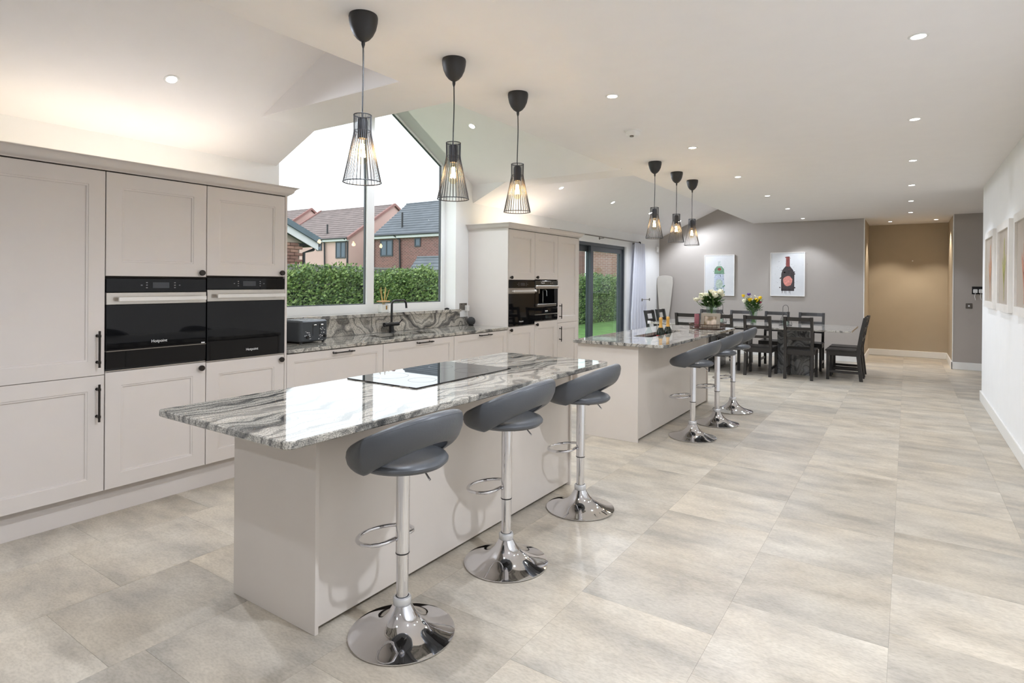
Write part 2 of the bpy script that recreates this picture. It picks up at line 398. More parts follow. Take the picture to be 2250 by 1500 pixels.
# ================================================================== THE SETTING
XW, CZ, YB = -4.56, 2.66, 12.6            # left wall plane, ceiling height, back wall plane
XR = 0.78
def PZ(x): return 2.425 + 0.45 * (x + 4.56)      # roof slope above the left wall
RZ, RY, RS = 3.50, 4.333, 0.55                   # ridge height / position / pitch of the window gable
def DZ(y): return RZ - RS * abs(y - RY)

floor = struct(MB().box(XW - 0.05, 3.2, -3.2, 14.4, -0.12, -0.003).build('floor', M['grout']))
TS = 0.595
tb = MB(); hw = TS / 2 - 0.0003
tb.loops([[(-hw, -hw, -0.003), (hw, -hw, -0.003), (hw, hw, -0.003), (-hw, hw, -0.003)],
          [(-hw, -hw, -0.0003), (hw, -hw, -0.0003), (hw, hw, -0.0003), (-hw, hw, -0.0003)],
          [(-hw + 0.0004, -hw + 0.0004, 0), (hw - 0.0004, -hw + 0.0004, 0), (hw - 0.0004, hw - 0.0004, 0), (-hw + 0.0004, hw - 0.0004, 0)]], True, False, True)
tile0 = tb.build('tile', M['tile'], floor)
first = True; rt = random.Random(5)
for i in range(-7, 3):
    cx = -0.0505 - TS / 2 + TS * (i + 1)
    off = (0.0, 0.31, 0.16, 0.47)[i % 4]
    for j in range(0, 25):
        cy = 0.2 + off + TS * j
        if cy > 14.2: continue
        if cx > XR + 0.3 and cy < 9.3: continue
        if -4.4 < cx < -4.05 and cy < 7.4: continue
        if cx < -4.5: continue
        if first: o = tile0; first = False
        else:
            o = tile0.copy(); COL.objects.link(o); o.parent = floor
        o.location = (cx, cy, 0)
        o.rotation_euler = (0, 0, pi * rt.randint(0, 1))

# ceiling: flat part with two flat strips running out to the left wall slope
cb = MB()
cb.box(-2.6, 3.2, -3.2, 14.4, CZ, CZ + 0.06)
cb.box(-4.10, -2.6, 2.61, 3.09, CZ, CZ + 0.05)
cb.box(-4.10, -2.6, 5.87, 6.33, CZ, CZ + 0.05)
cb.box(-4.10, -2.6, -3.2, -2.6, CZ, CZ + 0.05)
struct(cb.build('ceiling', M['ceiling']))
sb = MB()
for y0, y1 in ((-3.2, 3.085), (5.875, YB + 0.1)):      # raised roof slopes
    sb.loops([[(XW - 0.2, y0, PZ(XW - 0.2)), (XW - 0.2, y1, PZ(XW - 0.2)), (XW - 0.2, y1, PZ(XW - 0.2) + 0.05), (XW - 0.2, y0, PZ(XW - 0.2) + 0.05)],
              [(-2.55, y0, PZ(-2.55)), (-2.55, y1, PZ(-2.55)), (-2.55, y1, PZ(-2.55) + 0.05), (-2.55, y0, PZ(-2.55) + 0.05)]])
    sb.box(-2.595, -2.55, y0, y1, CZ + 0.03, PZ(-2.55))
struct(sb.build('ceiling', M['ceiling']))
gb = MB()                                              # gable vault over the kitchen window
def vault(ya, yb):
    gb.loops([[(XW - 0.2, ya, DZ(ya)), (XW - 0.2, ya, DZ(ya) + 0.05), (XW - 0.2, yb, DZ(yb) + 0.05), (XW - 0.2, yb, DZ(yb))],
              [(-2.55, ya, DZ(ya)), (-2.55, ya, DZ(ya) + 0.05), (-2.55, yb, DZ(yb) + 0.05), (-2.55, yb, DZ(yb))]])
vault(3.09, RY); vault(RY, 5.88)
gb.box(-2.595, -2.55, 3.05, 5.9, CZ + 0.03, 3.6)
for y0, y1 in ((3.04, 3.09), (5.87, 5.92)):
    pts = [(XW - 0.2, PZ(XW - 0.2) + 0.012), (-4.035, CZ + 0.012), (-2.55, CZ + 0.012), (-2.55, 3.6), (XW - 0.2, 3.6)]
    gb.slab(pts, [], y0, y1, XZ)
gb.slab([(-4.03, CZ + 0.004), (-2.55, CZ + 0.004), (-2.55, PZ(-2.55) + 0.03), (-4.03, PZ(-4.03) + 0.03)], [], 2.608, 2.66, XZ)
struct(gb.build('ceiling', M['ceiling']))

# left wall with the gabled window opening and the garden door opening
WY0, WY1 = 3.115, 5.54
DY0, DY1, DZT = 7.66, 10.77, 2.14
wl = MB()
whole = [(-3.2, -0.1), (YB + 0.15, -0.1), (YB + 0.15, 3.62), (-3.2, 3.62)]
win = [(WY0, 1.085), (WY1, 1.085), (WY1, DZ(WY1)), (RY, RZ), (WY0, DZ(WY0))]
door = rect(DY0, DY1, -0.02, DZT)
wl.slab(whole, [win, door], XW - 0.19, XW, YZ)
struct(wl.build('wall_left', M['wall_white']))
wb = MB(); wb.slab([(XW - 0.2, 0), (-0.66, 0), (-0.66, CZ), (-2.55, CZ), (-2.55, 3.6), (XW - 0.2, 3.6)], [], YB, YB + 0.14, XZ)
struct(wb.build('wall_back', M['wall_taupe']))
wb = MB(); wb.box(0.655, 3.2, YB, YB + 0.14, 0, CZ); struct(wb.build('wall_back', M['wall_taupe']))
al = MB(); al.box(-0.8, 0.8, 14.2, 14.34, 0, CZ); al.box(-0.8, -0.66, YB + 0.14, 14.2, 0, CZ); al.box(0.655, 0.8, YB + 0.14, 14.2, 0, CZ)
M['wall_tan'] = mat('tan_alcove_paint', srgb(182, 168, 146), 0.75, spec=0.2, var=0.012)
struct(al.build('wall_alcove', M['wall_tan']))
struct(MB().box(XR, XR + 0.13, -3.2, 9.36, 0, CZ).build('wall_right', M['wall_white']))
struct(MB().box(3.06, 3.2, -3.2, YB, 0, CZ).build('wall_corridor', M['wall_white']))
fr = MB(); fr.box(XW - 0.2, 3.2, -3.2, -3.05, 0, 3.6)
struct(fr.build('wall_front', M['wall_white']))

# skirting
def skirt(name, pts):
    b = MB()
    for (x0, x1, y0, y1) in pts: b.box(x0, x1, y0, y1, 0, 0.125, 0.004)
    return struct(b.build(name, M['trim']))
skirt('baseboard_right', [(XR - 0.018, XR, -3.0, 9.378), (XR - 0.018, XR + 0.13, 9.36, 9.378)])
skirt('baseboard_back', [(XW, -0.66, YB - 0.018, YB), (0.637, 3.06, YB - 0.018, YB)])
skirt('baseboard_alcove', [(-0.66, 0.655, 14.182, 14.2), (-0.66, -0.642, YB - 0.018, 14.2), (0.637, 0.655, YB - 0.018, 14.2)])
skirt('baseboard_left', [(XW, XW + 0.018, DY1 + 0.02, YB)])
tr = MB(); tr.box(-0.668, -0.655, YB - 0.006, YB + 0.02, 0.125, CZ, 0.002); tr.box(0.648, 0.661, YB - 0.006, YB + 0.02, 0.125, CZ, 0.002)
struct(tr.build('trim_1', M['trim']))

# ---- window_1
w1 = struct(empty('window_1', (-4.75, RY, 1.1)))
GX0, GX1 = -4.775, -4.735
ib, ir = 1.185, 0.06
def DZi(y): return DZ(y) - 0.02
outer = [(WY0, 1.085), (WY1, 1.085), (WY1, DZ(WY1)), (RY, RZ), (WY0, DZ(WY0))]
L_ = [(WY0 + 0.065, ib), (4.282, ib), (4.282, DZi(4.282)), (WY0 + 0.065, DZi(WY0 + 0.065))]
R_ = [(4.384, ib), (5.484, ib), (5.484, DZi(5.484)), (4.384, DZi(4.384))]
MB().slab(outer, [L_, R_], GX0, GX1, YZ).build('frame', M['upvc'], w1)
MB().slab(outer, [L_, R_], GX0 - 0.012, GX0 - 0.0005, YZ).build('outer_frame', M['dark_bead'], w1)
# dark bead round each pane
def bead(P, name='bead'):
    c = Vector((sum(p[0] for p in P) / 4, sum(p[1] for p in P) / 4)); n = len(P); Q = []
    for i in range(n):
        p = Vector(P[i]); a = (p - Vector(P[i - 1])).normalized(); b = (Vector(P[(i + 1) % n]) - p).normalized()
        na = Vector((-a.y, a.x)); nb = Vector((-b.y, b.x)); m = na + nb; m = m / m.dot(na); q = p + m * 0.009; Q.append((q.x, q.y))
    MB().slab(P, [Q], GX0 + 0.004, GX0 + 0.022, YZ).build(name, M['dark_bead'], w1)
bead(L_); bead(R_)
for P in (L_, R_): MB().slab(P, [], GX0 + 0.012, GX0 + 0.018, YZ).build('pane', M['pane'], w1)

# ---- door_1 (anthracite sliding garden door)
d1 = struct(empty('door_1', (-4.68, 9.2, 0)))
def dframe(y0, y1, z0, z1, xa, xb, sw, tw, bw, name, m):
    return MB().slab(rect(y0, y1, z0, z1), [rect(y0 + sw, y1 - sw, z0 + bw, z1 - tw)], xa, xb, YZ).build(name, m, d1)
dframe(DY0, DY1, 0.0, DZT, -4.74, -4.60, 0.05, 0.055, 0.03, 'frame', M['anthracite'])
p = dframe(DY0 + 0.05, 9.47, 0.03, DZT - 0.055, -4.735, -4.69, 0.10, 0.10, 0.12, 'sliding_panel', M['anthracite'])
MB().box(-4.715, -4.709, DY0 + 0.15, 9.37, 0.15, DZT - 0.155).build('pane', M['door_pane'], p)
p = dframe(9.335, DY1 - 0.05, 0.03, DZT - 0.055, -4.665, -4.62, 0.10, 0.09, 0.12, 'sliding_panel', M['anthracite'])
MB().box(-4.645, -4.639, 9.435, DY1 - 0.15, 0.15, DZT - 0.145).build('pane', M['door_pane'], p)
# ================================================================== LIGHTS ON THE CEILING
def downlight(x, y, z, label, tilt=0.0, axis='Y', group='recessed ceiling downlights', w=None, fitting=True, cone=156, colr=(0.81, 0.88, 1.0)):
    """chrome-rimmed recessed spot; tilt is the ceiling slope"""
    rot = Matrix.Rotation(tilt, 4, axis)
    if fitting:
        t = thing('downlight', label, 'downlight', (x, y, z), group)
        b = MB(); b.lathe([(0.031, -0.001), (0.033, -0.004), (0.041, -0.005), (0.045, -0.002), (0.045, 0.0), (0.031, 0.0)], seg=28, cap0=False, cap1=False)
        r = b.build('rim', M['white_plastic'], None, True); r.parent = t
        b = MB(); b.lathe([(0.0005, -0.0012), (0.031, -0.0012), (0.031, 0.0), (0.0005, 0.0)], seg=24)
        l = b.build('lens', M['led'], None); l.parent = t
        t.rotation_euler = rot.to_euler()
    d = bpy.data.lights.new('downlight_lamp', 'SPOT'); d.energy = DOWN_W if w is None else w; d.color = colr
    d.spot_size = radians(cone); d.spot_blend = 0.45; d.shadow_soft_size = 0.035
    lo = bpy.data.objects.new('downlight_lamp', d); COL.objects.link(lo)
    if fitting: lo.parent = t; lo.location = (0, 0, -0.012)
    else: lo.location = (x, y, z - 0.012)
    return
ORD = ['nearest', 'second nearest', 'third nearest', 'fourth nearest', 'fifth nearest', 'farthest']
for i, y in enumerate((3.569, 5.31, 7.03, 8.74, 10.40, 12.08)):
    downlight(-1.62, y, CZ, f'{ORD[i]} recessed downlight in the flat-ceiling row above the stool side of the islands', w=DOWN_W * (0.75 if i < 2 else 0.95 if i < 3 else 1.2), cone=156 if i < 5 else 100)
for i, y in enumerate((3.52, 5.26, 6.99, 8.70, 10.33, 11.95)):
    downlight(0.037, y, CZ, f'{ORD[i]} recessed downlight in the flat-ceiling row along the white right wall', w=DOWN_W * (0.8 if i == 0 else 0.58 if i < 3 else 0.95), cone=156 if i == 0 else (120 if i < 5 else 100))
for y, k in ((1.75, 1.5), (0.09, 1.0), (-1.65, 1.5)): downlight(-1.62, y, CZ, '', fitting=False, w=DOWN_W * k)  # unseen lamps without fittings, added out of frame to light the room
downlight(0.037, 1.79, CZ, '', fitting=False, w=DOWN_W * 3.6)  # unseen lamp, made extra bright so the stools shadow the island panel
downlight(0.037, -1.65, CZ, '', fitting=False, w=DOWN_W * 0.35)  # unseen dim fill lamp added behind the camera, no fitting
PT = -math.atan(0.45)
for i, y in enumerate((1.897,)):
    downlight(-3.92, y, PZ(-3.92), 'recessed downlight in the sloped ceiling above the left double-oven cabinets', PT, 'Y', 'sloped ceiling downlights', w=DOWN_W * 1.9)
for y, l in ((6.988, 'recessed downlight in the sloped ceiling above the coffee machine cabinets'), (8.672, 'recessed downlight in the sloped ceiling just past the far tall cabinets'),
             (10.326, 'recessed downlight in the sloped ceiling by the white curtain, behind a pendant'), (11.983, 'recessed downlight in the sloped ceiling nearest the taupe back wall')):
    downlight(-3.91, y, PZ(-3.91), l, PT, 'Y', 'sloped ceiling downlights', w=DOWN_W * 2.2)
downlight(-3.925, 5.028, DZ(5.028), 'recessed downlight in the window gable slope to the right of the big window', -math.atan(RS), 'X', 'sloped ceiling downlights', w=DOWN_W * 2.0)
downlight(-0.283, 13.48, CZ, 'small left downlight inside the tan alcove ceiling', w=DOWN_W * 1.5, colr=(1, 0.89, 0.76), cone=92)
downlight(0.437, 13.45, CZ, 'small right downlight inside the tan alcove ceiling', w=DOWN_W * 1.5, colr=(1, 0.89, 0.76), cone=92)

# smoke detector
t = thing('smoke_detector', 'round white smoke detector on the flat ceiling between two downlights', 'smoke detector', (-1.843, 4.467, CZ))
MB().lathe([(0.001, 0.0), (0.066, 0.0), (0.066, -0.014), (0.058, -0.018), (0.056, -0.03), (0.044, -0.046), (0.001, -0.048)], (-1.843, 4.467, CZ), 32).build('housing', M['white_plastic'], t, True)
MB().cyl((-1.843, 4.44, CZ - 0.046), (-1.843, 4.44, CZ - 0.056), 0.016, 16).build('sensor_chamber', M['grey_metal'], t, True)

# warm lamp strips lying on the tall cabinets, hidden behind their cornices
def top_strip(x, y, ly, w):
    d = bpy.data.lights.new('cabinet_top_strip', 'AREA'); d.shape = 'RECTANGLE'; d.size = 0.05; d.size_y = ly; d.energy = w; d.color = (1.0, 0.86, 0.62)
    o = bpy.data.objects.new('cabinet_top_strip', d); COL.objects.link(o); o.location = (x, y, 2.15); o.rotation_euler = (pi, -0.75, 0)
top_strip(-4.2, 1.65, 1.9, TOP_W * 1.15); top_strip(-4.25, 6.6, 1.2, TOP_W * 1.3)

# ================================================================== PENDANTS
def make_pendant():
    """origin at the ceiling"""
    t = thing('pendant_lamp', '', 'pendant lamp', (0, 0, 0), None)
    MB().lathe([(0.001, 0.0), (0.064, 0.0), (0.0665, -0.010), (0.065, -0.03), (0.058, -0.062), (0.045, -0.09), (0.03, -0.108), (0.014, -0.119), (0.001, -0.124)], seg=36).build('ceiling_cup', M['lamp_black'], t, True)
    b = MB(); b.lathe([(0.001, -0.118), (0.009, -0.12), (0.0085, -0.135), (0.004, -0.15), (0.001, -0.152)], seg=12).build('strain_relief', M['lamp_black'], t, True)
    b = MB(); b.tube([(0.002 * sin(k * 0.5), 0, -0.14 - k * 0.033) for k in range(13)], 0.0034, 8).build('cable', M['lamp_black'], t, True)
    N_ = 30; b = MB()
    def ring(r, z, w): b.tube([(r * cos(2 * pi * i / 40), r * sin(2 * pi * i / 40), z) for i in range(40)], w, 6, closed=True)
    ring(0.040, -0.462, 0.0023); ring(0.036, -0.535, 0.0016); ring(0.087, -0.772, 0.0026)
    for i in range(N_):
        a = 2 * pi * i / N_; c, s = cos(a), sin(a)
        b.tube([(0.040 * c, 0.040 * s, -0.46), (0.039 * c, 0.039 * s, -0.53), (0.041 * c, 0.041 * s, -0.55), (0.087 * c, 0.087 * s, -0.773)], 0.00155, 5)
    b.build('wire_shade', M['lamp_wire'], t, True)
    b = MB(); b.lathe([(0.001, -0.475), (0.022, -0.476), (0.024, -0.49), (0.024, -0.555), (0.021, -0.57), (0.001, -0.571)], seg=20).build('lamp_holder', M['lamp_black'], t, True)
    b = MB(); b.lathe([(0.013, -0.565), (0.0135, -0.58), (0.02, -0.60), (0.029, -0.63), (0.03, -0.65), (0.025, -0.672), (0.012, -0.686), (0.001, -0.689)], seg=24, cap0=False)
    bl = b.build('bulb', M['bulb'], t, True)
    b = MB()
    for i in range(6):
        a = 2 * pi * i / 6; b.tube([(0.006 * cos(a), 0.006 * sin(a), -0.595), (0.014 * cos(a + .5), 0.014 * sin(a + .5), -0.655)], 0.0024, 5)
    b.build('filament', M['filament'], bl)
    return t
pend0 = make_pendant()
pl = ['nearest large black wire cage pendant over the hob island, in front of the window', 'middle black wire cage pendant over the hob island, at the right window edge', 'third black wire cage pendant over the hob island, before the far tall cabinets',
      'left black wire cage pendant of the far trio above the bottle island', 'middle black wire cage pendant of the far trio above the bottle island', 'right black wire cage pendant of the far trio, seen against the taupe wall']
for i, (x, y) in enumerate(((-2.10, 1.868), (-2.09, 2.512), (-2.11, 3.186), (-2.13, 5.738), (-2.125, 6.40), (-2.13, 6.986))):
    o = pend0 if i == 0 else copy_tree(pend0)
    o.location = (x, y, CZ); o['label'] = pl[i]; o['group'] = 'wire pendants over the kitchen islands'; o.rotation_euler = (0, 0, i * 0.4)
for (x, y) in ((-2.10, 1.868), (-2.09, 2.512), (-2.11, 3.186), (-2.13, 5.738), (-2.125, 6.40), (-2.13, 6.986)):
    d = bpy.data.lights.new('pendant_bulb', 'POINT'); d.energy = BULB_W; d.color = (1.0, 0.8, 0.56); d.shadow_soft_size = 0.03
    lo = bpy.data.objects.new('pendant_bulb', d); COL.objects.link(lo); lo.location = (x, y, CZ - 0.64)

# ================================================================== KITCHEN WALL UNITS
DX = -3.96            # front plane of the doors
BX = -4.53            # back of the units
def shaker(y0, y1, z0, z1, parent, name='door', x=DX, sw=0.085, m=None):
    """framed door facing +X with a stepped bead round a recessed panel"""
    g = 0.0015; y0 += g; y1 -= g; z0 += g; z1 -= g
    R = [(0, -0.02), (0, -0.002), (0.002, 0), (sw, 0), (sw + 0.0025, -0.0035), (sw + 0.011, -0.0045), (sw + 0.013, -0.0115), (sw + 0.017, -0.012)]
    Ls = [[(x + d, y0 + e, z0 + e), (x + d, y1 - e, z0 + e), (x + d, y1 - e, z1 - e), (x + d, y0 + e, z1 - e)] for e, d in R]
    return MB().loops(Ls, True, True, True).build(name, m or M['cab'], parent)
def knob(y, z, parent):
    b = MB(); b.lathe([(0.001, 0), (0.007, 0.0), (0.008, 0.012), (0.013, 0.016), (0.0185, 0.019), (0.0195, 0.028), (0.018, 0.035), (0.001, 0.036)], (DX, y, z), 20, axis='X')
    return b.build('knob', M['handle'], parent, True)
def bar_handle(y0, z0, y1, z1, parent, x=DX):
    b = MB(); a = Vector((x + 0.034, y0, z0)); c = Vector((x + 0.034, y1, z1)); d = (c - a).normalized(); L = (c - a).length
    b.cyl(a, c, 0.0062, 12)
    for s in (0.03, L - 0.03):
        p = a + d * s; b.cyl((x, p.y, p.z), (p.x, p.y, p.z), 0.0055, 10); b.cyl(p - d * 0.007, p + d * 0.007, 0.0085, 12)
        b.cyl((x, p.y, p.z), (x + 0.003, p.y, p.z), 0.009, 12)
    return b.build('handle', M['handle'], parent, True)
def carcass(y0, y1, z0, z1, parent, niche=None):
    z0 = DB + 0.0005; b = MB(); x1 = DX - 0.0215
    if niche is None: b.box(BX, x1, y0 + 0.001, y1 - 0.001, z0, z1)
    else:
        a, c = niche
        b.box(BX, x1, y0 + 0.001, y1 - 0.001, z0, a); b.box(BX, x1, y0 + 0.001, y1 - 0.001, c, z1)
        b.box(BX, BX + 0.02, y0 + 0.001, y1 - 0.001, a, c)
        b.box(BX, x1, y0 + 0.001, y0 + 0.004, a, c); b.box(BX, x1, y1 - 0.004, y1 - 0.001, a, c)
    return b.build('carcass', M['gap'], parent)
DB, DT = 0.169, 2.072          # door bottoms / door tops of the tall units

def tall_larder(name, label, y0, y1, zm, hy, zh):
    t = thing(name, label, 'cabinet', (-4.2, (y0 + y1) / 2, DB - 0.02))
    carcass(y0, y1, DB - 0.02, DT + 0.005, t)
    d = shaker(y0, y1, zm, DT, t); bar_handle(hy, zh[0], hy, zh[1], d)
    d = shaker(y0, y1, DB, zm, t); bar_handle(hy, zh[2], hy, zh[3], d)
    return t
def oven_tower(label, y0, y1, nz0, nz1, ky):
    t = thing('oven_cabinet', label, 'cabinet', (-4.2, (y0 + y1) / 2, DB - 0.02))
    carcass(y0, y1, DB - 0.02, DT + 0.005, t, (nz0, nz1))
    d = shaker(y0, y1, nz1 + 0.008, DT, t); knob(ky, nz1 + 0.037, d)
    d = shaker(y0, y1, DB, nz0 - 0.006, t); knob(ky, nz0 - 0.042, d)
    MB().box(DX - 0.02, DX - 0.004, y0 + 0.002, y1 - 0.002, nz0 - 0.004, nz0 + 0.002).build('trim_strip', M['steel'], t)
    return t
tall_larder('larder_cabinet', 'tall two-door cabinet at the left edge with two dark bar handles', 0.945, 1.545, 0.86, 1.505, (0.91, 1.125, 0.591, 0.811))
oven_tower('tall cabinet holding the wide oven with a drawer below, next to the left larder', 1.547, 2.153, 0.878, 1.440, 2.112)
oven_tower('tall cabinet holding the compact oven, beside the toaster', 2.155, 2.760, 0.872, 1.450, 2.722)
def side_panel(label, y, xb=XW + 0.001):
    o = MB().box(xb, DX, y, y + 0.018, 0.0, DT + 0.006, 0.001).build('side_panel', M['cab']); return tag(o, label, 'panel')
side_panel('slim grey end panel of the left tall cabinets, beside the toaster', 2.762)
tall_y = 5.806
side_panel('broad grey end panel of the far tall cabinets, behind the round speaker', tall_y - 0.018)
oven_tower('far tall cabinet holding the single oven, beside the round speaker', 5.808, 6.402, 0.895, 1.452, 5.845)
oven_tower('far tall cabinet holding the coffee machine', 6.404, 6.998, 0.930, 1.460, 6.440)
tall_larder('larder_cabinet', 'far tall two-door cabinet beside the sliding garden door', 7.000, 7.600, 0.878, 7.055, (0.936, 1.142, 0.623, 0.830))
side_panel('slim grey end panel of the far tall cabinets, beside the garden door', 7.602)

def cornice(label, y0, y1, ends):
    """crown moulding: profile (outset, z) swept along the front and the exposed ends"""
    prof = [(0.0, 2.078), (0.004, 2.078), (0.008, 2.084), (0.02, 2.09), (0.034, 2.104), (0.038, 2.118), (0.046, 2.128), (0.058, 2.136), (0.062, 2.137), (0.062, 2.142), (0.0, 2.142)]
    b = MB(); path = []
    Ls = []
    xb = XW + 0.001
    def pt(e):  # outset e -> polyline in plan
        P = []
        if ends[0]: P.append((xb, y0 - e))
        P.append((DX + e, y0 - (e if ends[0] else 0))); P.append((DX + e, y1 + (e if ends[1] else 0)))
        if ends[1]: P.append((xb, y1 + e))
        return P
    rows = [[(p[0], p[1], z) for p in pt(e)] for e, z in prof]
    n = len(rows[0])
    V = [[b.bm.verts.new(p) for p in r] for r in rows]
    for k in range(len(V) - 1):
        for i in range(n - 1): b.bm.faces.new((V[k][i], V[k][i + 1], V[k + 1][i + 1], V[k + 1][i]))
    b.bm.faces.new([v[0] for v in V]); b.bm.faces.new([v[-1] for v in V][::-1])
    b.box(xb, DX - 0.001, y0, y1, 2.078, 2.10)
    o = b.build('cornice', M['cab'], None, True); tag(o, label, 'cornice'); return o
cornice('moulded grey cornice along the top of the left oven cabinets', 0.945, 2.780, (True, True))
cornice('moulded grey cornice along the top of the far tall cabinets', tall_y - 0.018, 7.620, (True, True))

def plinth(label, y0, y1):
    o = MB().box(-4.055, -4.035, y0, y1, 0.0, 0.168, 0.001).build('plinth', M['cab']); tag(o, label, 'plinth')
plinth('long grey plinth under the left tall cabinets', 0.945, 2.760)
plinth('long grey plinth under the sink drawer units', 2.782, 5.786)
plinth('grey plinth under the far tall cabinets', 5.808, 7.600)

# base units under the sink worktop
for i, (y0, y1, hy, lab) in enumerate(((2.782, 3.785, (3.195, 3.425), 'wide drawer unit below the toaster'), (3.787, 4.795, (4.203, 4.440), 'wide drawer unit below the sink'), (4.797, 5.786, (5.208, 5.440), 'wide drawer unit below the round speaker'))):
    t = thing('base_cabinet', lab + ', with one dark bar handle', 'cabinet', (-4.2, (y0 + y1) / 2, DB - 0.02), 'drawer units under the sink worktop')
    b = MB(); b.box(BX, DX - 0.0215, y0 + 0.001, y1 - 0.001, DB + 0.0005, 0.66 if i == 1 else 0.862); b.build('carcass', M['gap'], t)
    d = shaker(y0, y1, DB, 0.860, t, 'drawer', sw=0.062); bar_handle(hy[0], 0.833, hy[1], 0.833, d)

# worktop with the two sink cut-outs, splashback, sill
WT0, WT1 = 0.866, 0.895
bowl1 = rrect(-4.40, -4.115, 3.93, 4.33, 0.03); bowl2 = rrect(-4.40, -4.13, 4.38, 4.72, 0.03)
o = MB().slab(rect(BX, -3.945, 2.782, 5.786), [bowl1[::-1], bowl2[::-1]], WT0, WT1, XY, bev=0.004).build('worktop', M['granite'])
tag(o, 'grey veined granite sink worktop between the two tall cabinet banks', 'worktop')
o = MB().box(-4.553, -4.535, 2.782, 5.60, WT1 + 0.001, 1.068, 0.001).build('splashback', M['granite_wall']); tag(o, 'tall veined granite splashback under the big window', 'splashback')
o = MB().box(-4.553, -4.535, 5.602, 5.786, WT1 + 0.001, 1.0, 0.002).build('upstand', M['granite_wall']); tag(o, 'low granite upstand below the wall socket', 'upstand')
o = MB().slab([(-4.515, 2.9), (-4.515, 5.60), (-4.557, 5.60), (-4.557, WY1 - 0.003), (-4.733, WY1 - 0.003), (-4.733, WY0 + 0.003), (-4.557, WY0 + 0.003), (-4.557, 2.9)], [], 1.0865, 1.099, XY).box(-4.534, -4.515, 2.9, 5.60, 1.069, 1.0863).build('window_sill', M['granite_wall']); tag(o, 'granite window sill along the top of the splashback', 'window sill')
s = thing('sink', 'black double-bowl sink set under the granite worktop', 'sink', (-4.27, 4.33, 0.70))
for bw in (bowl1, bowl2):
    xs = [p[0] for p in bw]; ys = [p[1] for p in bw]; cx = (min(xs) + max(xs)) / 2; cy = (min(ys) + max(ys)) / 2
    sc = lambda k, z: [(cx + (p[0] - cx) * k, cy + (p[1] - cy) * k, z) for p in bw]
    b = MB(); b.loops([sc(1.08, 0.865), sc(0.97, 0.865), sc(0.93, 0.69), sc(0.88, 0.685)], True, False, True); b.loops([sc(1.08, 0.865), sc(1.08, 0.675)], True, False, True); o = b.build('bowl', M['sink'], s, True)
    MB().lathe([(0.001, 0), (0.04, 0), (0.042, 0.002), (0.04, 0.004), (0.001, 0.003)], (cx, cy, 0.686), 20).build('drain', M['steel'], o, True)

# black mixer tap
t = thing('tap', 'tall black square-arched mixer tap behind the sink', 'tap', (-4.455, 4.375, WT1))
b = MB(); b.lathe([(0.001, 0), (0.028, 0), (0.028, 0.006), (0.025, 0.008), (0.025, 0.11), (0.001, 0.111)], (-4.455, 4.375, WT1), 24).build('body', M['black'], t, True)
zt = 1.232; yb = 4.375; ye = 4.575
pts = [(-4.455, yb, 0.99), (-4.455, yb, zt - 0.045)] + [(-4.455, yb + 0.04 - 0.04 * cos(a), zt - 0.045 + 0.04 * sin(a)) for a in [radians(q) for q in (20, 45, 70, 90)]]
pts += [(-4.445, ye - 0.04 + 0.04 * sin(a), zt - 0.045 + 0.04 * cos(a)) for a in [radians(q) for q in (0, 20, 45, 70, 90)]] + [(-4.44, ye, 1.145)]
MB().tube(pts, 0.0115, 12).build('spout', M['black'], t, True)
b = MB(); b.cyl((-4.44, 4.265, 0.985), (-4.44, 4.46, 0.985), 0.019, 18); b.cyl((-4.44, 4.285, 0.985), (-4.44, 4.255, 0.985), 0.022, 18); b.build('valve_body', M['black'], t, True)
b = MB(); b.cyl((-4.43, 4.45, 0.99), (-4.40, 4.485, 1.035), 0.0055, 10); b.cyl((-4.43, 4.27, 0.985), (-4.42, 4.24, 0.975), 0.006, 10); b.build('lever', M['black'], t, True)

# four-slice toaster
t = thing('toaster', 'dark grey four-slice toaster with two lever slots, beside the left ovens', 'toaster', (-4.37, 3.20, WT1))
M_t = Matrix.Translation((-4.37, 3.235, WT1)) @ Matrix.Rotation(radians(4), 4, 'Z')
b = MB(); b.slab(rrect(-0.14, 0.14, -0.15, 0.15, 0.03), [], 0.012, 0.195, XY, bev=0.012); b.build('body', M['toaster'], t, True, M=M_t)
b = MB()
for y in (-0.075, 0.075):
    for x in (-0.045, 0.045): b.box(x - 0.055 + 0.02, x + 0.035, y - 0.052, y - 0.03, 0.1935, 0.1965); b.box(x - 0.035, x + 0.035, y + 0.03, y + 0.052, 0.1935, 0.1965)
b.build('bread_slot', M['black'], t, M=M_t)
for y in (-0.02, 0.055):
    MB().box(0.1395, 0.1415, y - 0.003, y + 0.003, 0.065, 0.165).build('lever_slot', M['black'], t, M=M_t)
    MB().box(0.138, 0.156, y - 0.0, y + 0.03, 0.150, 0.159, 0.002).build('lever', M['steel'], t, M=M_t)
for y in (-0.08, 0.11):
    MB().lathe([(0.001, 0), (0.014, 0), (0.013, 0.012), (0.001, 0.013)], (0.14, y, 0.055), 18, axis='X').build('dial', M['black'], t, True, M=M_t)
rr = random.Random(3); b = MB()
for k in range(34):
    y, z = rr.choice(((-0.08, 0.06), (0.10, 0.07), (-0.05, 0.045), (0.06, 0.04), (0.09, 0.1), (-0.09, 0.09))); y += rr.uniform(-.03, .03); z += rr.uniform(-.02, .03); s2 = rr.uniform(0.0012, 0.0035)
    b.box(0.1400, 0.1408, y - s2 * 1.6, y + s2 * 1.6, z - s2, z + s2)
o = b.build('speckled_pattern', M['print_white'], t, M=M_t); o['kind'] = 'stuff'
b = MB()
for x in (-0.11, 0.11):
    for y in (-0.12, 0.12): b.cyl((x, y, 0.0), (x, y, 0.014), 0.012, 12)
b.build('foot', M['black'], t, M=M_t)

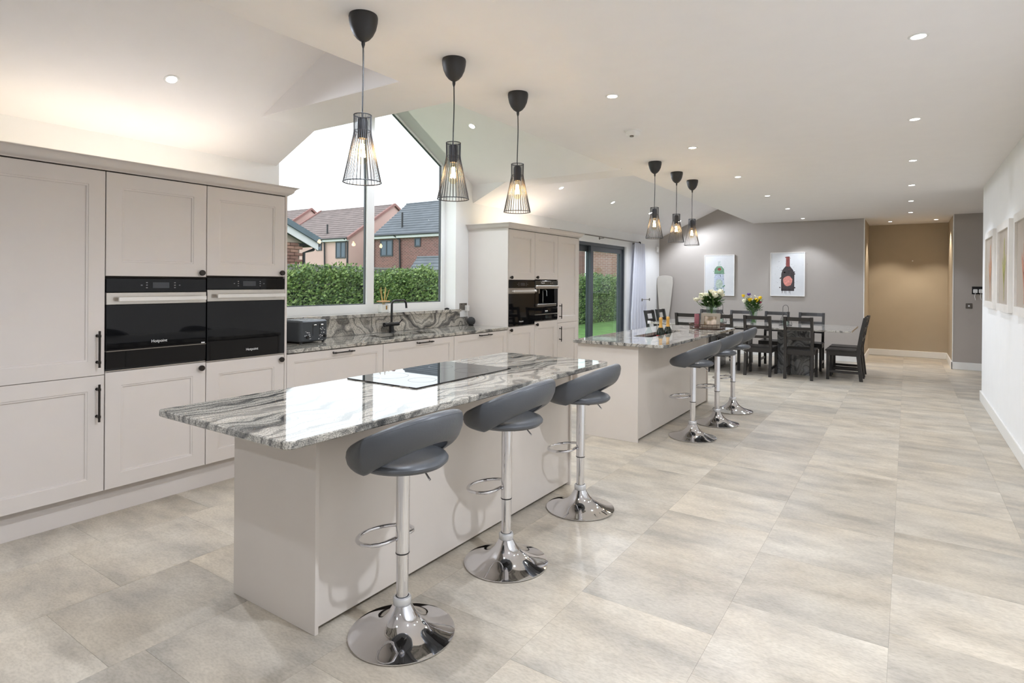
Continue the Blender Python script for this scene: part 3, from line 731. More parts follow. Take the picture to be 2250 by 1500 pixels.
# reed diffuser on the sill
dx, dy = -4.625, 4.42
t = thing('reed_diffuser', 'small clear reed diffuser with wooden lid and pale sticks on the window sill', 'diffuser', (dx, dy, 1.098))
b = MB(); b.slab(rrect(dx - 0.035, dx + 0.035, dy - 0.05, dy + 0.05, 0.01), [], 1.098, 1.185, XY, bev=0.006); b.build('bottle', mat('milky_glass', srgb(232, 232, 226), 0.1), t, True)
MB().cyl((dx, dy, 1.185), (dx, dy, 1.21), 0.016, 16).build('neck', M['vase'], t, True)
MB().box(dx - 0.045, dx + 0.045, dy - 0.056, dy + 0.056, 1.21, 1.222, 0.002).build('lid', M['wood'], t)
MB().box(dx + 0.0352, dx + 0.0362, dy + 0.0, dy + 0.022, 1.13, 1.172).build('tag_label', M['amber'], t)
for k, (ay, ax) in enumerate(((-0.06, 0.01), (-0.02, -0.02), (0.012, 0.015), (0.045, -0.01), (0.066, 0.02))):
    MB().cyl((dx, dy, 1.15), (dx + ax, dy + ay, 1.375 - abs(ay) * 0.5), 0.0026, 6).build('reed', M['reed'], t)
# small black sunglasses-like item on the sill
t = thing('black_clip', 'small black clip lying at the right end of the window sill', 'clip', (-4.60, 5.43, 1.098))
b = MB(); b.tube([(-4.60, 5.39, 1.104), (-4.60, 5.41, 1.112), (-4.60, 5.44, 1.113), (-4.60, 5.47, 1.104)], 0.005, 8); b.box(-4.615, -4.585, 5.40, 5.46, 1.099, 1.107, 0.003); b.build('clip_body', M['black'], t)
# round speaker
t = thing('smart_speaker', 'round charcoal fabric speaker ball on the far end of the sink worktop', 'speaker', (-4.44, 5.70, WT1))
b = MB(); b.lathe([(0.001, 0.004)] + [(0.052 * cos(radians(q)), 0.055 + 0.052 * sin(radians(q))) for q in range(-75, 90, 15)] + [(0.001, 0.107)], (-4.44, 5.70, WT1), 28); b.build('ball', M['ball'], t, True)
MB().lathe([(0.001, 0), (0.03, 0), (0.032, 0.006), (0.001, 0.007)], (-4.44, 5.70, WT1), 24).build('base', M['black'], t, True)
# double socket with a charger
def socket(name, label, x, y, z, facing='X', w=0.146, h=0.086, m=None, holes=True):
    t = thing(name, label, 'socket', (x, y, z))
    mp = (lambda a, b_, c: (x + c, y + a, z + b_)) if facing == 'X' else (lambda a, b_, c: (x + a, y - c, z + b_))
    MB().slab(rrect(-w / 2, w / 2, -h / 2, h / 2, 0.006), [], 0.0, 0.006, mp, bev=0.0015).build('plate', m or M['grey_metal'], t)
    if holes:
        for s in (-0.036, 0.036):
            b = MB()
            for a, c in ((0, 0.006), (-0.011, -0.014), (0.011, -0.014)): b.slab(rect(s + a - 0.004, s + a + 0.004, c - 0.0035, c + 0.0035), [], 0.0055, 0.0066, mp)
            b.slab(rect(s - 0.006, s + 0.006, 0.024, 0.036), [], 0.0055, 0.009, mp)
            b.build('pin_holes', M['black'], t)
    return t, mp
t, mp = socket('wall_socket', 'double metal wall socket above the low granite upstand', XW, 5.69, 1.125)
c = thing('plug_charger', 'white plug-in charger in the socket above the sink worktop', 'charger', (XW + 0.007, 5.725, 1.10))
b = MB(); b.slab(rrect(0.02, 0.068, -0.055, 0.015, 0.008), [], 0.0095, 0.05, mp, bev=0.004); b.build('charger_body', M['white_plastic'], c, True)
b = MB(); b.tube([(XW + 0.03, 5.735, 1.07), (XW + 0.03, 5.74, 1.04), (XW + 0.05, 5.735, 0.99), (XW + 0.045, 5.755, 0.93), (XW + 0.05, 5.76, 0.901)], 0.003, 6); b.build('cord', M['white_plastic'], c)

# ---- text helper
def text(s, size, m, parent, mw, name='lettering'):
    cu = bpy.data.curves.new(name, 'FONT'); cu.body = s; cu.size = size; cu.extrude = 0.0004; cu.align_x = 'CENTER'; cu.align_y = 'CENTER'
    tmp = bpy.data.objects.new(name, cu); COL.objects.link(tmp); dg = bpy.context.evaluated_depsgraph_get()
    me = bpy.data.meshes.new_from_object(tmp.evaluated_get(dg)); bpy.data.objects.remove(tmp)
    me.transform(mw); me.transform(Matrix.Translation(-wloc(parent))); me.materials.clear(); me.materials.append(m)
    o = bpy.data.objects.new(name, me); COL.objects.link(o); o.parent = parent; return o
def MX(x, y, z): return Matrix.Translation((x, y, z)) @ Matrix(((0, 0, 1, 0), (1, 0, 0, 0), (0, 1, 0, 0), (0, 0, 0, 1)))

# ---- built-in ovens
def oven(label, y0, y1, z0, z1, zh0, zh1, drawer, logo, mid=None):
    """glass front with control strip, steel band and bar handle"""
    t = thing('built_in_oven', label, 'oven', (-4.2, (y0 + y1) / 2, z0)); x = DX + 0.004
    g = 0.003; y0 += g; y1 -= g
    MB().box(BX + 0.03, DX - 0.02, y0 + 0.004, y1 - 0.004, z0, z1 - 0.004).build('body', M['black'], t)
    cp = MB().box(DX - 0.02, x - 0.002, y0, y1, zh1 + 0.003, z1 - 0.006, 0.002).build('control_panel', M['black_glass'], t)
    cy = (y0 + y1) / 2 + 0.01; zc = (zh1 + z1) / 2
    MB().box(x - 0.002, x - 0.0012, cy - 0.05, cy + 0.05, zc - 0.018, zc + 0.018).build('display', M['screen'], cp)
    b = MB()
    for k, (a, c) in enumerate(((-0.115, 0), (-0.085, 0.016), (-0.085, 0), (-0.085, -0.016), (0.085, 0.016), (0.085, 0), (0.085, -0.016), (0.115, 0))):
        b.box(x - 0.002, x - 0.0013, cy + a - 0.005, cy + a + 0.005, zc + c - 0.003, zc + c + 0.003)
    b.build('touch_symbols', mat('faint_grey_print', srgb(120, 120, 122), 0.5), cp)
    zd = z0 if not drawer else drawer
    dr = MB().box(DX - 0.02, x, y0, y1, zd + 0.003, zh0 - 0.001, 0.002).build('oven_door', M['black_glass'], t)
    MB().box(DX - 0.02, x + 0.001, y0, y1, zh0, zh1, 0.001).build('steel_band', M['steel'], dr)
    b = MB(); zc2 = (zh0 + zh1) / 2 - 0.003
    b.box(x + 0.034, x + 0.046, y0 + 0.05, y1 - 0.02, zc2 - 0.013, zc2 + 0.013, 0.002)
    for yy in (y0 + 0.075, y1 - 0.045): b.box(x, x + 0.036, yy - 0.008, yy + 0.008, zc2 - 0.008, zc2 + 0.008)
    b.build('handle', M['steel_bar'], dr)
    text('Hotpoint', 0.026, M['print_white'], dr, MX(x + 0.0004, logo[0], logo[1]))
    if drawer:
        MB().box(DX - 0.02, x, y0, y1, z0 + 0.012, drawer - 0.003, 0.002).build('warming_drawer', M['black_glass'], t)
        MB().box(DX - 0.02, x + 0.001, y0, y1, drawer - 0.004, drawer + 0.002).build('trim_line', M['grey_metal'], t)
        MB().box(x + 0.0002, x + 0.001, y1 - 0.032, y1 - 0.008, drawer + 0.005, drawer + 0.012).build('small_badge', M['print_white'], dr)
    return t
oven('wide black glass oven with a steel bar handle and a drawer below', 1.547, 2.153, 0.879, 1.440, 1.277, 1.348, 0.998, (1.85, 1.040))
oven('compact black glass oven with a steel bar handle, beside the toaster', 2.155, 2.760, 0.873, 1.450, 1.283, 1.362, None, (2.49, 0.930))
oven('black glass oven in the far tall cabinets, left of the coffee machine', 5.808, 6.402, 0.897, 1.452, 1.292, 1.360, None, (6.085, 0.948))

# ---- built-in coffee machine over a warming drawer
y0, y1, z0, z1 = 6.408, 6.994, 0.933, 1.458; x = DX + 0.004
t = thing('coffee_machine', 'built-in black coffee machine with an open niche in the far tall cabinets', 'coffee machine', (-4.2, 6.70, z0))
zn0, zn1 = 1.155, 1.345
b = MB(); b.slab(rect(y0, y1, 1.10, 1.388), [rect(6.495, 6.90, zn0, zn1)], DX - 0.02, x, YZ); b.build('front_panel', M['black_glass'], t)
b = MB(); b.box(BX + 0.03, DX - 0.26, y0 + 0.004, y1 - 0.004, 0.94, 1.45); b.box(DX - 0.26, DX - 0.02, y0 + 0.004, y1 - 0.004, zn1, 1.45); b.box(DX - 0.26, DX - 0.02, y0 + 0.004, y1 - 0.004, 0.94, zn0)
b.box(DX - 0.26, DX - 0.02, y0 + 0.004, 6.495, zn0, zn1); b.box(DX - 0.26, DX - 0.02, 6.90, y1 - 0.004, zn0, zn1); b.build('body', M['black'], t)
cp = MB().box(DX - 0.02, x, y0, y1, 1.392, z1 - 0.006, 0.002).build('control_panel', mat('dark_grey_glass', srgb(50, 52, 50), 0.08), t)
text('Hotpoint', 0.026, M['print_white'], cp, MX(x + 0.0004, 6.60, 1.425)); text('menu  ok', 0.02, mat('faint_print', srgb(150, 150, 148), 0.5), cp, MX(x + 0.0004, 6.82, 1.425), 'button_lettering')
MB().box(DX - 0.02, x + 0.012, y0, y1, 1.350, 1.390, 0.002).build('steel_band', M['steel'], t)
b = MB(); b.box(DX - 0.14, DX - 0.06, 6.53, 6.63, 1.285, 1.345, 0.004); b.build('spout_block', M['steel'], t)
for yy in (6.55, 6.585, 6.62): MB().cyl((DX - 0.08, yy, 1.16), (DX - 0.08, yy, 1.29), 0.007, 10).build('spout', M['chrome'], t, True)
MB().tube([(DX - 0.07, 6.72, 1.16), (DX - 0.07, 6.72, 1.325), (DX - 0.06, 6.76, 1.335), (DX - 0.06, 6.80, 1.325), (DX - 0.06, 6.805, 1.25)], 0.006, 8).build('milk_pipe', M['chrome'], t, True)
b = MB(); b.box(DX - 0.2, x + 0.03, 6.42, 6.91, 1.118, 1.152, 0.004); b.build('drip_tray', M['grey_metal'], t)
t2 = thing('warming_drawer', 'black glass warming drawer under the coffee machine', 'drawer', (-4.2, 6.70, z0))
b = MB(); b.box(DX - 0.02, x, y0, y1, 1.022, 1.094, 0.002); b.build('upper_front', M['black_glass'], t2)
MB().box(DX - 0.02, x + 0.012, y0, y1, 1.012, 1.020, 0.001).build('steel_lip', M['steel'], t2)
MB().box(DX - 0.02, x, y0, y1, 0.938, 1.008, 0.002).build('lower_front', M['black_glass'], t2)
MB().box(x + 0.0002, x + 0.001, 6.66, 6.73, 1.05, 1.062).build('small_badge', M['print_white'], t2)

# ================================================================== ISLANDS
def island(label, x0, x1, y0, y1):
    t = thing('kitchen_island', label, 'kitchen island', ((x0 + x1) / 2, (y0 + y1) / 2, 0))
    MB().box(x0, x1, y0, y0 + 0.018, 0.0, 0.865, 0.0012).build('end_panel', M['cab_isl'], t)
    MB().box(x0, x1, y1 - 0.018, y1, 0.0, 0.865, 0.0012).build('end_panel', M['cab_isl'], t)
    MB().box(x1 - 0.034, x1 - 0.016, y0 + 0.0185, y1 - 0.0185, 0.02, 0.865).build('back_panel', M['cab_isl'], t)
    MB().box(x0 + 0.06, x1 - 0.05, y0 + 0.02, y1 - 0.02, 0.0, 0.15).build('plinth', M['gap'], t)
    n = 3; w = (y1 - y0 - 0.04) / n
    for i in range(n):
        a = y0 + 0.02 + w * i
        MB().box(x0, x0 + 0.02, a + 0.002, a + w - 0.002, 0.16, 0.86, 0.002).build('door', M['cab_isl'], t)
    MB().box(x0 + 0.021, x1 - 0.035, y0 + 0.0185, y1 - 0.0185, 0.15, 0.60).build('carcass', M['gap'], t)
    return t
island('grey painted hob island with three stools', -2.545, -1.965, 1.518, 3.688)
island('grey painted bottle-trough island with three stools, nearer the dining table', -2.60, -1.992, 4.99, 7.225)
o = MB().slab(rrect(-2.556, -1.69, 1.192, 3.695, [0.012, 0.035, 0.02, 0.012], 6), [], WT0, WT1, XY, bev=0.004).build('island_worktop', M['granite']); tag(o, 'polished veined granite top of the hob island, reflecting the window', 'worktop')
trough = rrect(-2.30, -2.11, 5.60, 6.62, 0.03)
o = MB().slab(rrect(-2.625, -1.735, 4.925, 7.46, [0.02, 0.10, 0.02, 0.02], 10), [trough[::-1]], WT0, WT1, XY, bev=0.004).build('island_worktop', M['granite']); tag(o, 'polished granite top of the far island with a bottle trough cut into it', 'worktop')
tt = thing('bottle_trough', 'long narrow black bottle trough sunk in the far island top', 'trough', (-2.205, 6.11, 0.74))
cx, cy = -2.205, 6.11
sc = lambda k, q, z: [(cx + (p[0] - cx) * k, cy + (p[1] - cy) * q, z) for p in trough]
MB().loops([sc(1.2, 1.04, 0.865), sc(0.98, 0.995, 0.865), sc(0.95, 0.985, 0.745), sc(0.93, 0.98, 0.742)], True, False, True).loops([sc(1.2, 1.04, 0.865), sc(1.2, 1.04, 0.735)], True, False, True).build('trough_liner', M['black'], tt, True)
# induction hob
hb = thing('induction_hob', 'black glass induction hob flush on the near island', 'hob', (-2.28, 2.58, WT1))
MB().slab(rrect(-2.535, -2.02, 2.155, 3.0, 0.006), [], WT1 + 0.0005, WT1 + 0.0065, XY, bev=0.0015).build('glass', mat('black_hob_glass', srgb(16, 17, 19), 0.015, spec=0.9, var=0), hb)
MB().box(-2.13, -2.07, 2.151, 2.1545, WT1 + 0.0008, WT1 + 0.006).build('edge_clip', M['grey_metal'], hb)
b = MB()
for (cx, cy, r) in ((-2.40, 2.35, 0.1), (-2.16, 2.35, 0.075), (-2.40, 2.78, 0.075), (-2.16, 2.78, 0.1)):
    b.lathe([(r - 0.0015, 0.0), (r, 0.0002), (r + 0.0015, 0.0)], (cx, cy, WT1 + 0.0066), 40, cap0=False, cap1=False)
b.build('zone_marking', mat('faint_zone_print', srgb(40, 42, 46), 0.2), hb)

# things standing in the trough
def bottle(label, x, y, z0, foil):
    t = thing('wine_bottle', label, 'bottle', (x, y, z0))
    pr = [(0.001, 0), (0.04, 0), (0.043, 0.006), (0.043, 0.15), (0.036, 0.185), (0.02, 0.215), (0.015, 0.235)]
    MB().lathe(pr + [(0.014, 0.29), (0.016, 0.292), (0.016, 0.30), (0.001, 0.301)], (x, y, z0), 24).build('glass', M['green_glass'] if foil else M['bottle_clear'], t, True)
    if foil:
        MB().lathe([(0.0235, 0.212), (0.0172, 0.236), (0.0165, 0.28), (0.019, 0.29), (0.0195, 0.312), (0.014, 0.322), (0.001, 0.323)], (x, y, z0), 24, cap0=False).build('gold_foil', M['gold'], t, True)
    else:
        MB().lathe([(0.0165, 0.275), (0.017, 0.30), (0.016, 0.303), (0.001, 0.304)], (x, y, z0), 20, cap0=False).build('cap', M['white_plastic'], t, True)
    MB().lathe([(0.0434, 0.05), (0.0434, 0.13)], (x, y, z0), 24, cap0=False, cap1=False).build('label_band', M['red'] if foil else M['print_white'], t, True)
    return t
bottle('clear glass bottle at the near end of the island trough', -2.20, 5.80, 0.742, False)
bottle('left of the two gold-foiled bottles in the island trough', -2.21, 6.17, 0.742, True)
bottle('right of the two gold-foiled bottles in the island trough', -2.20, 6.37, 0.742, True)

# tray with candle, photo frame, flowers
tx, ty = -1.99, 7.17
t = thing('wire_tray', 'oval brown wire tray at the far end of the bottle island', 'tray', (tx, ty, WT1))
el = lambda a, bb, z, n=48: [(tx + a * cos(2 * pi * i / n), ty + bb * sin(2 * pi * i / n), z) for i in range(n)]
b = MB(); b.slab([(p[0], p[1]) for p in el(0.19, 0.19, 0)], [], WT1 + 0.002, WT1 + 0.012, XY); b.build('tray_base', mat('dark_tray_base', srgb(70, 54, 46), 0.5), t)
b = MB(); b.tube(el(0.2, 0.2, WT1 + 0.006), 0.005, 8, True); b.build('lower_rim', M['tray'], t, True)
b = MB(); b.tube(el(0.205, 0.205, WT1 + 0.03), 0.0035, 8, True); b.tube(el(0.21, 0.21, WT1 + 0.055), 0.005, 8, True)
for i in range(24):
    a = 2 * pi * i / 24; b.cyl((tx + 0.2 * cos(a), ty + 0.2 * sin(a), WT1 + 0.006), (tx + 0.21 * cos(a), ty + 0.21 * sin(a), WT1 + 0.055), 0.002, 6)
b.build('wire_rail', M['tray'], t, True)
zb = WT1 + 0.0125
t = thing('pillar_candle', 'dusky pink pillar candle on the wire tray', 'candle', (-2.085, 7.06, zb))
MB().lathe([(0.001, 0), (0.027, 0), (0.028, 0.003), (0.028, 0.158), (0.026, 0.162), (0.02, 0.158), (0.001, 0.157)], (-2.085, 7.06, zb), 28).build('wax', M['candle'], t, True)
MB().cyl((-2.085, 7.06, zb + 0.157), (-2.085, 7.061, zb + 0.17), 0.0012, 6).build('wick', M['black'], t)
t = thing('photo_frame', 'grey wooden photo frame on the wire tray, before the white flowers', 'photo frame', (-1.93, 7.07, zb))
Mf = Matrix.Translation((-1.93, 7.06, zb)) @ Matrix.Rotation(radians(-8), 4, 'Z') @ Matrix.Rotation(radians(-8), 4, 'X')
MB().slab(rect(-0.115, 0.115, 0.0, 0.175), [rect(-0.075, 0.075, 0.035, 0.14)], -0.009, 0.009, XZ).build('frame', M['photo_frame'], t, M=Mf)
pm, pt_, pb = newmat('faded_sepia_photo'); nz = pt_.nodes.new('ShaderNodeTexNoise'); nz.inputs['Scale'].default_value = 14; nz.inputs['Detail'].default_value = 1.5
rp = pt_.nodes.new('ShaderNodeValToRGB'); rp.color_ramp.elements[0].position = .38; rp.color_ramp.elements[0].color = srgb(140, 120, 92); rp.color_ramp.elements[1].position = .6; rp.color_ramp.elements[1].color = srgb(232, 214, 198)
tcc = pt_.nodes.new('ShaderNodeTexCoord'); pt_.links.new(tcc.outputs['Object'], nz.inputs['Vector']); pt_.links.new(nz.outputs['Fac'], rp.inputs[0]); pt_.links.new(rp.outputs[0], pb.inputs['Base Color'])
MB().box(-0.075, 0.075, 0.002, 0.004, 0.035, 0.14).build('photo', pm, t, M=Mf)
MB().box(-0.02, 0.02, 0.01, 0.05, 0.0, 0.12).build('stand', M['photo_frame'], t, M=Mf)

def leaf(b, base, tip, w, up=Vector((0, 0, 1))):
    base, tip = Vector(base), Vector(tip); d = tip - base; s = d.cross(up)
    s = s.normalized() * w if s.length > 1e-5 else Vector((w, 0, 0)); n = s.cross(d).normalized() * w * 0.35
    m1 = base + d * 0.35; m2 = base + d * 0.7
    v = [b.bm.verts.new(p) for p in (base, m1 + s - n * 0, m1 - s, m2 + s * 0.75, m2 - s * 0.75, tip, m1 + n, m2 + n)]
    for q in ((0, 1, 6), (0, 6, 2), (1, 3, 7, 6), (6, 7, 4, 2), (3, 5, 7), (7, 5, 4)): b.bm.faces.new([v[i] for i in q])
def bloom(b, c, r, seed=0, petals=9, tall=1.0):
    rr = random.Random(seed); c = Vector(c)
    b.lathe([(0.001, -0.75 * r * tall), (0.55 * r, -0.6 * r * tall), (0.78 * r, -0.1 * r), (0.7 * r, 0.45 * r * tall), (0.4 * r, 0.75 * r * tall), (0.001, 0.6 * r * tall)], c, 12)
    for k in range(petals):
        a = 2 * pi * k / petals + rr.uniform(-.2, .2); lo = Vector((cos(a), sin(a), 0)); t2 = Vector((-sin(a), cos(a), 0))
        p0 = c + lo * 0.3 * r - Vector((0, 0, 0.75 * r * tall)); p1 = c + lo * 0.95 * r - Vector((0, 0, 0.15 * r)); p2 = c + lo * (0.95 + rr.uniform(0, .25)) * r + Vector((0, 0, rr.uniform(.3, .75) * r * tall))
        v = [b.bm.verts.new(p) for p in (p0 - t2 * .1 * r, p0 + t2 * .1 * r, p1 + t2 * .5 * r, p2 + t2 * .35 * r, p2 - t2 * .35 * r, p1 - t2 * .5 * r)]
        b.bm.faces.new((v[0], v[1], v[2], v[5])); b.bm.faces.new((v[5], v[2], v[3], v[4]))
def bouquet(label, c, vh, r0, r1, flowers, spread, seed, nleaf, small):
    x, y, z = c; rr = random.Random(seed)
    t = thing('flower_vase', label, 'flower vase', c)
    b = MB(); b.lathe([(0.001, 0), (r0, 0), (r0 * 1.02, 0.01), ((r0 + r1) * .48, vh * .55), (r1, vh), (r1 - 0.004, vh), ((r0 + r1) * .48 - 0.004, vh * .55), (r0 * 0.95, 0.02), (0.001, 0.016)], c, 28); b.build('vase', M['vase'], t, True)
    st = MB()
    for i, (fx, fy, fz, r, m, tall) in enumerate(flowers):
        top = Vector((x + fx, y + fy, z + fz)); k = rr.uniform(-.3, .3)
        st.tube([(x - fx * .22, y - fy * .22, z + 0.025), (x + fx * .18, y + fy * .18, z + vh * .85), (x + fx * .6, y + fy * .6, z + fz * .72), top - Vector((0, 0, r * .6))], 0.0032, 6)
        fb = MB(); bloom(fb, top, r, i + seed, 8 if r > .02 else 5, tall); fb.build('flower', m, t, True)
    st.build('stems', M['stem'], t, True)
    lb = MB()
    for k in range(nleaf):
        a = rr.uniform(0, 2 * pi); q = rr.uniform(.15, 1) * spread; hh = vh * rr.uniform(.85, 1.0) + rr.uniform(0, 1) * (max(f[2] for f in flowers) - vh) * .75
        base = Vector((x + q * .6 * cos(a), y + q * .6 * sin(a), z + hh - .03)); tip = Vector((x + (q + .05) * cos(a), y + (q + .05) * sin(a), z + hh + rr.uniform(-.03, .05)))
        leaf(lb, base, tip, rr.uniform(.008, .02))
    o = lb.build('leaves', M['leaf'], t); o['kind'] = 'stuff'
    fb = MB()
    for k in range(small):
        a = rr.uniform(0, 2 * pi); q = rr.uniform(.2, 1) * spread; hh = vh + rr.uniform(0.02, 1) * (max(f[2] for f in flowers) - vh)
        bloom(fb, (x + q * cos(a), y + q * sin(a), z + hh * .97), rr.uniform(.007, .012), k, 4)
    o = fb.build('small_blossoms', M['rose'], t); o['kind'] = 'stuff'
    return t
fl = []
for (fx, fy, fz, r) in ((-.175, -.03, .33, .032), (-.125, .02, .39, .03), (-.10, -.06, .35, .036), (-.055, -.04, .385, .04), (-.02, .06, .43, .032), (.03, -.02, .42, .03), (.055, -.05, .385, .038), (.10, .0, .42, .036), (.085, .06, .44, .028), (.11, .04, .39, .03), (-.14, .06, .36, .03)):
    fl.append((fx, fy, fz, r, M['rose'], 1.0))
bouquet('tall glass vase of cream white roses and greenery on the wire tray', (-1.955, 7.22, zb), 0.30, 0.042, 0.072, fl, 0.12, 11, 240, 26)
fl = [(-.165, 0, .475, .024, M['yellow'], 1.4), (-.13, .03, .42, .026, M['rose'], 1.3), (-.145, -.03, .39, .03, M['rose'], 1.4), (-.075, .0, .50, .03, M['purple'], .9), (-.05, -.02, .405, .034, M['yellow'], 1.4), (.0, 0, .385, .03, M['rose'], 1.4),
      (.03, .05, .42, .024, M['yellow'], 1.3), (.055, -.01, .40, .033, M['yellow'], 1.4), (.105, .0, .445, .027, M['yellow'], 1.5), (.09, .05, .39, .024, M['rose'], 1.2), (.115, -.02, .37, .02, mat('pink_bud', srgb(170, 60, 90), .5), 1.2)]
bouquet('flared glass vase of yellow tulips and a purple iris on the dining table', (-2.155, 10.52, 0.756), 0.26, 0.045, 0.075, fl, 0.13, 23, 220, 20)

# ================================================================== BAR STOOLS
def make_stool(zs):
    """front (footrest, open side) towards -X, back rest towards +X; zs = underside of the seat"""
    t = thing('bar_stool', '', 'bar stool', (0, 0, 0))
    b = MB(); b.lathe([(0.001, 0.0), (0.205, 0.0), (0.2135, 0.004), (0.214, 0.008), (0.20, 0.0125), (0.165, 0.021), (0.12, 0.036), (0.082, 0.058), (0.058, 0.084), (0.044, 0.108), (0.036, 0.122), (0.001, 0.124)], seg=64); b.build('base', M['chrome'], t, True)
    b = MB(); b.lathe([(0.03, 0.118), (0.035, 0.122), (0.037, 0.13), (0.037, 0.146), (0.034, 0.152), (0.027, 0.154)], seg=28, cap0=False, cap1=False); b.build('collar', mat('clear_collar', srgb(215, 215, 215), 0.25, metal=0.6), t, True)
    MB().lathe([(0.0245, 0.12), (0.0245, 0.34)], seg=28, cap0=False, cap1=False).build('lower_post', M['chrome'], t, True)
    b = MB(); b.lathe([(0.025, 0.329), (0.0275, 0.329), (0.0282, 0.333), (0.0275, 0.337), (0.0275, zs + 0.002)], seg=28, cap0=False, cap1=False); b.build('post_sleeve', M['chrome'], t, True)
    MB().lathe([(0.0279, 0.3265), (0.0286, 0.3275), (0.0286, 0.3315), (0.0279, 0.3325)], seg=28, cap0=False, cap1=False).build('rubber_ring', M['black'], t, True)
    # D-shaped foot rest
    pts = [(-0.032, y, 0.378) for y in (-0.06, -0.03, 0.0, 0.03, 0.06)] + [(-0.04, 0.09, 0.377), (-0.062, 0.112, 0.375)]
    pts += [(-0.10 - 0.115 * sin(radians(q)), 0.122 * cos(radians(q)), 0.372 - 0.012 * sin(radians(q))) for q in range(0, 181, 15)] + [(-0.062, -0.112, 0.375), (-0.04, -0.09, 0.377)]
    MB().tube(pts, 0.0085, 10, closed=True).build('foot_rest', M['chrome'], t, True)
    b = MB(); b.tube([(0.03, 0.01, zs - 0.006), (0.085, 0.02, zs - 0.01), (0.105, 0.022, zs - 0.018), (0.132, 0.024, zs - 0.045)], 0.0045, 8); b.build('lever', M['chrome'], t, True)
    b = MB(); b.box(-0.09, 0.09, -0.07, 0.07, zs - 0.012, zs + 0.002, 0.004); b.build('seat_plate', M['black'], t)
    # round cushion
    b = MB(); b.lathe([(0.001, 0.0), (0.145, 0.0), (0.17, 0.005), (0.183, 0.017), (0.184, 0.026), (0.176, 0.037), (0.15, 0.046), (0.09, 0.051), (0.001, 0.052)], (0.0, 0, zs), 48); b.build('seat', M['leather'], t, True)
    # wrap-round band: thick padded strip tilted up towards the back
    Ls = []; pm = 148; n = 56; K = 18
    for i in range(n + 1):
        ph = radians(-pm + 2 * pm * i / n); x = cos(ph)
        s = (x + 0.93) / 1.93; s = max(0.0, s)
        zb = -0.004 + 0.122 * max(0.0, (s - 0.44) / 0.56); zt = 0.055 + 0.192 * s
        e = min(1.0, (1 - abs(ph) / radians(pm)) * 9 + 0.02); e = sqrt(max(0.0, 1 - (1 - e) ** 2))
        zm = (zb + zt) / 2; hh = (zt - zb) / 2 * (0.3 + 0.7 * e); th = 0.024 * (0.25 + 0.75 * e)
        R = 0.192; L = []
        for k in range(K):
            a = 2 * pi * k / K; ca, sa = cos(a), sin(a)
            u = math.copysign(abs(ca) ** 0.7, ca) * th; v = math.copysign(abs(sa) ** 0.62, sa) * hh
            r = R + u + 0.018 * s * (v / max(hh, 1e-4)) + 0.012 * (1 - (v / max(hh, 1e-4)) ** 2)
            L.append((r * cos(ph) * 1.04 + 0.008, r * sin(ph), zs + zm + v))
        Ls.append(L)
    b = MB(); b.loops(Ls, True, True, True); br = b.build('back_rest', M['leather'], t, True)
    # stitched piping along the top outer edge
    P = []
    for i in range(n + 1):
        ph = radians(-pm * .93 + 2 * pm * .93 * i / n); x = cos(ph); s = max(0.0, (x + 0.93) / 1.93); zt = 0.055 + 0.192 * s
        r = 0.192 + 0.018 * s + 0.0185; P.append((r * cos(ph) * 1.04 + 0.008, r * sin(ph), zs + zt - 0.013))
    MB().tube(P, 0.0022, 6).build('piping', M['leather'], br, True)
    return t
st = [(-1.695, 1.735, 0.688, -4, 'nearest grey bar stool on a chrome trumpet base, at the hob island'),
      (-1.690, 2.474, 0.706, 2, 'middle grey bar stool of three at the hob island'),
      (-1.712, 3.336, 0.685, 2, 'grey bar stool at the far end of the hob island'),
      (-1.650, 5.485, 0.670, -2, 'nearest grey bar stool of the three at the bottle island'),
      (-1.610, 6.176, 0.705, 2, 'middle grey bar stool of the three at the bottle island'),
      (-1.625, 6.895, 0.705, 4, 'farthest grey bar stool, at the dining end of the bottle island')]
for x, y, zs, a, lab in st:
    o = make_stool(zs); o.location = (x, y, 0.0005); o.rotation_euler = (0, 0, radians(a)); o['label'] = lab; o['group'] = 'grey bar stools along the islands'

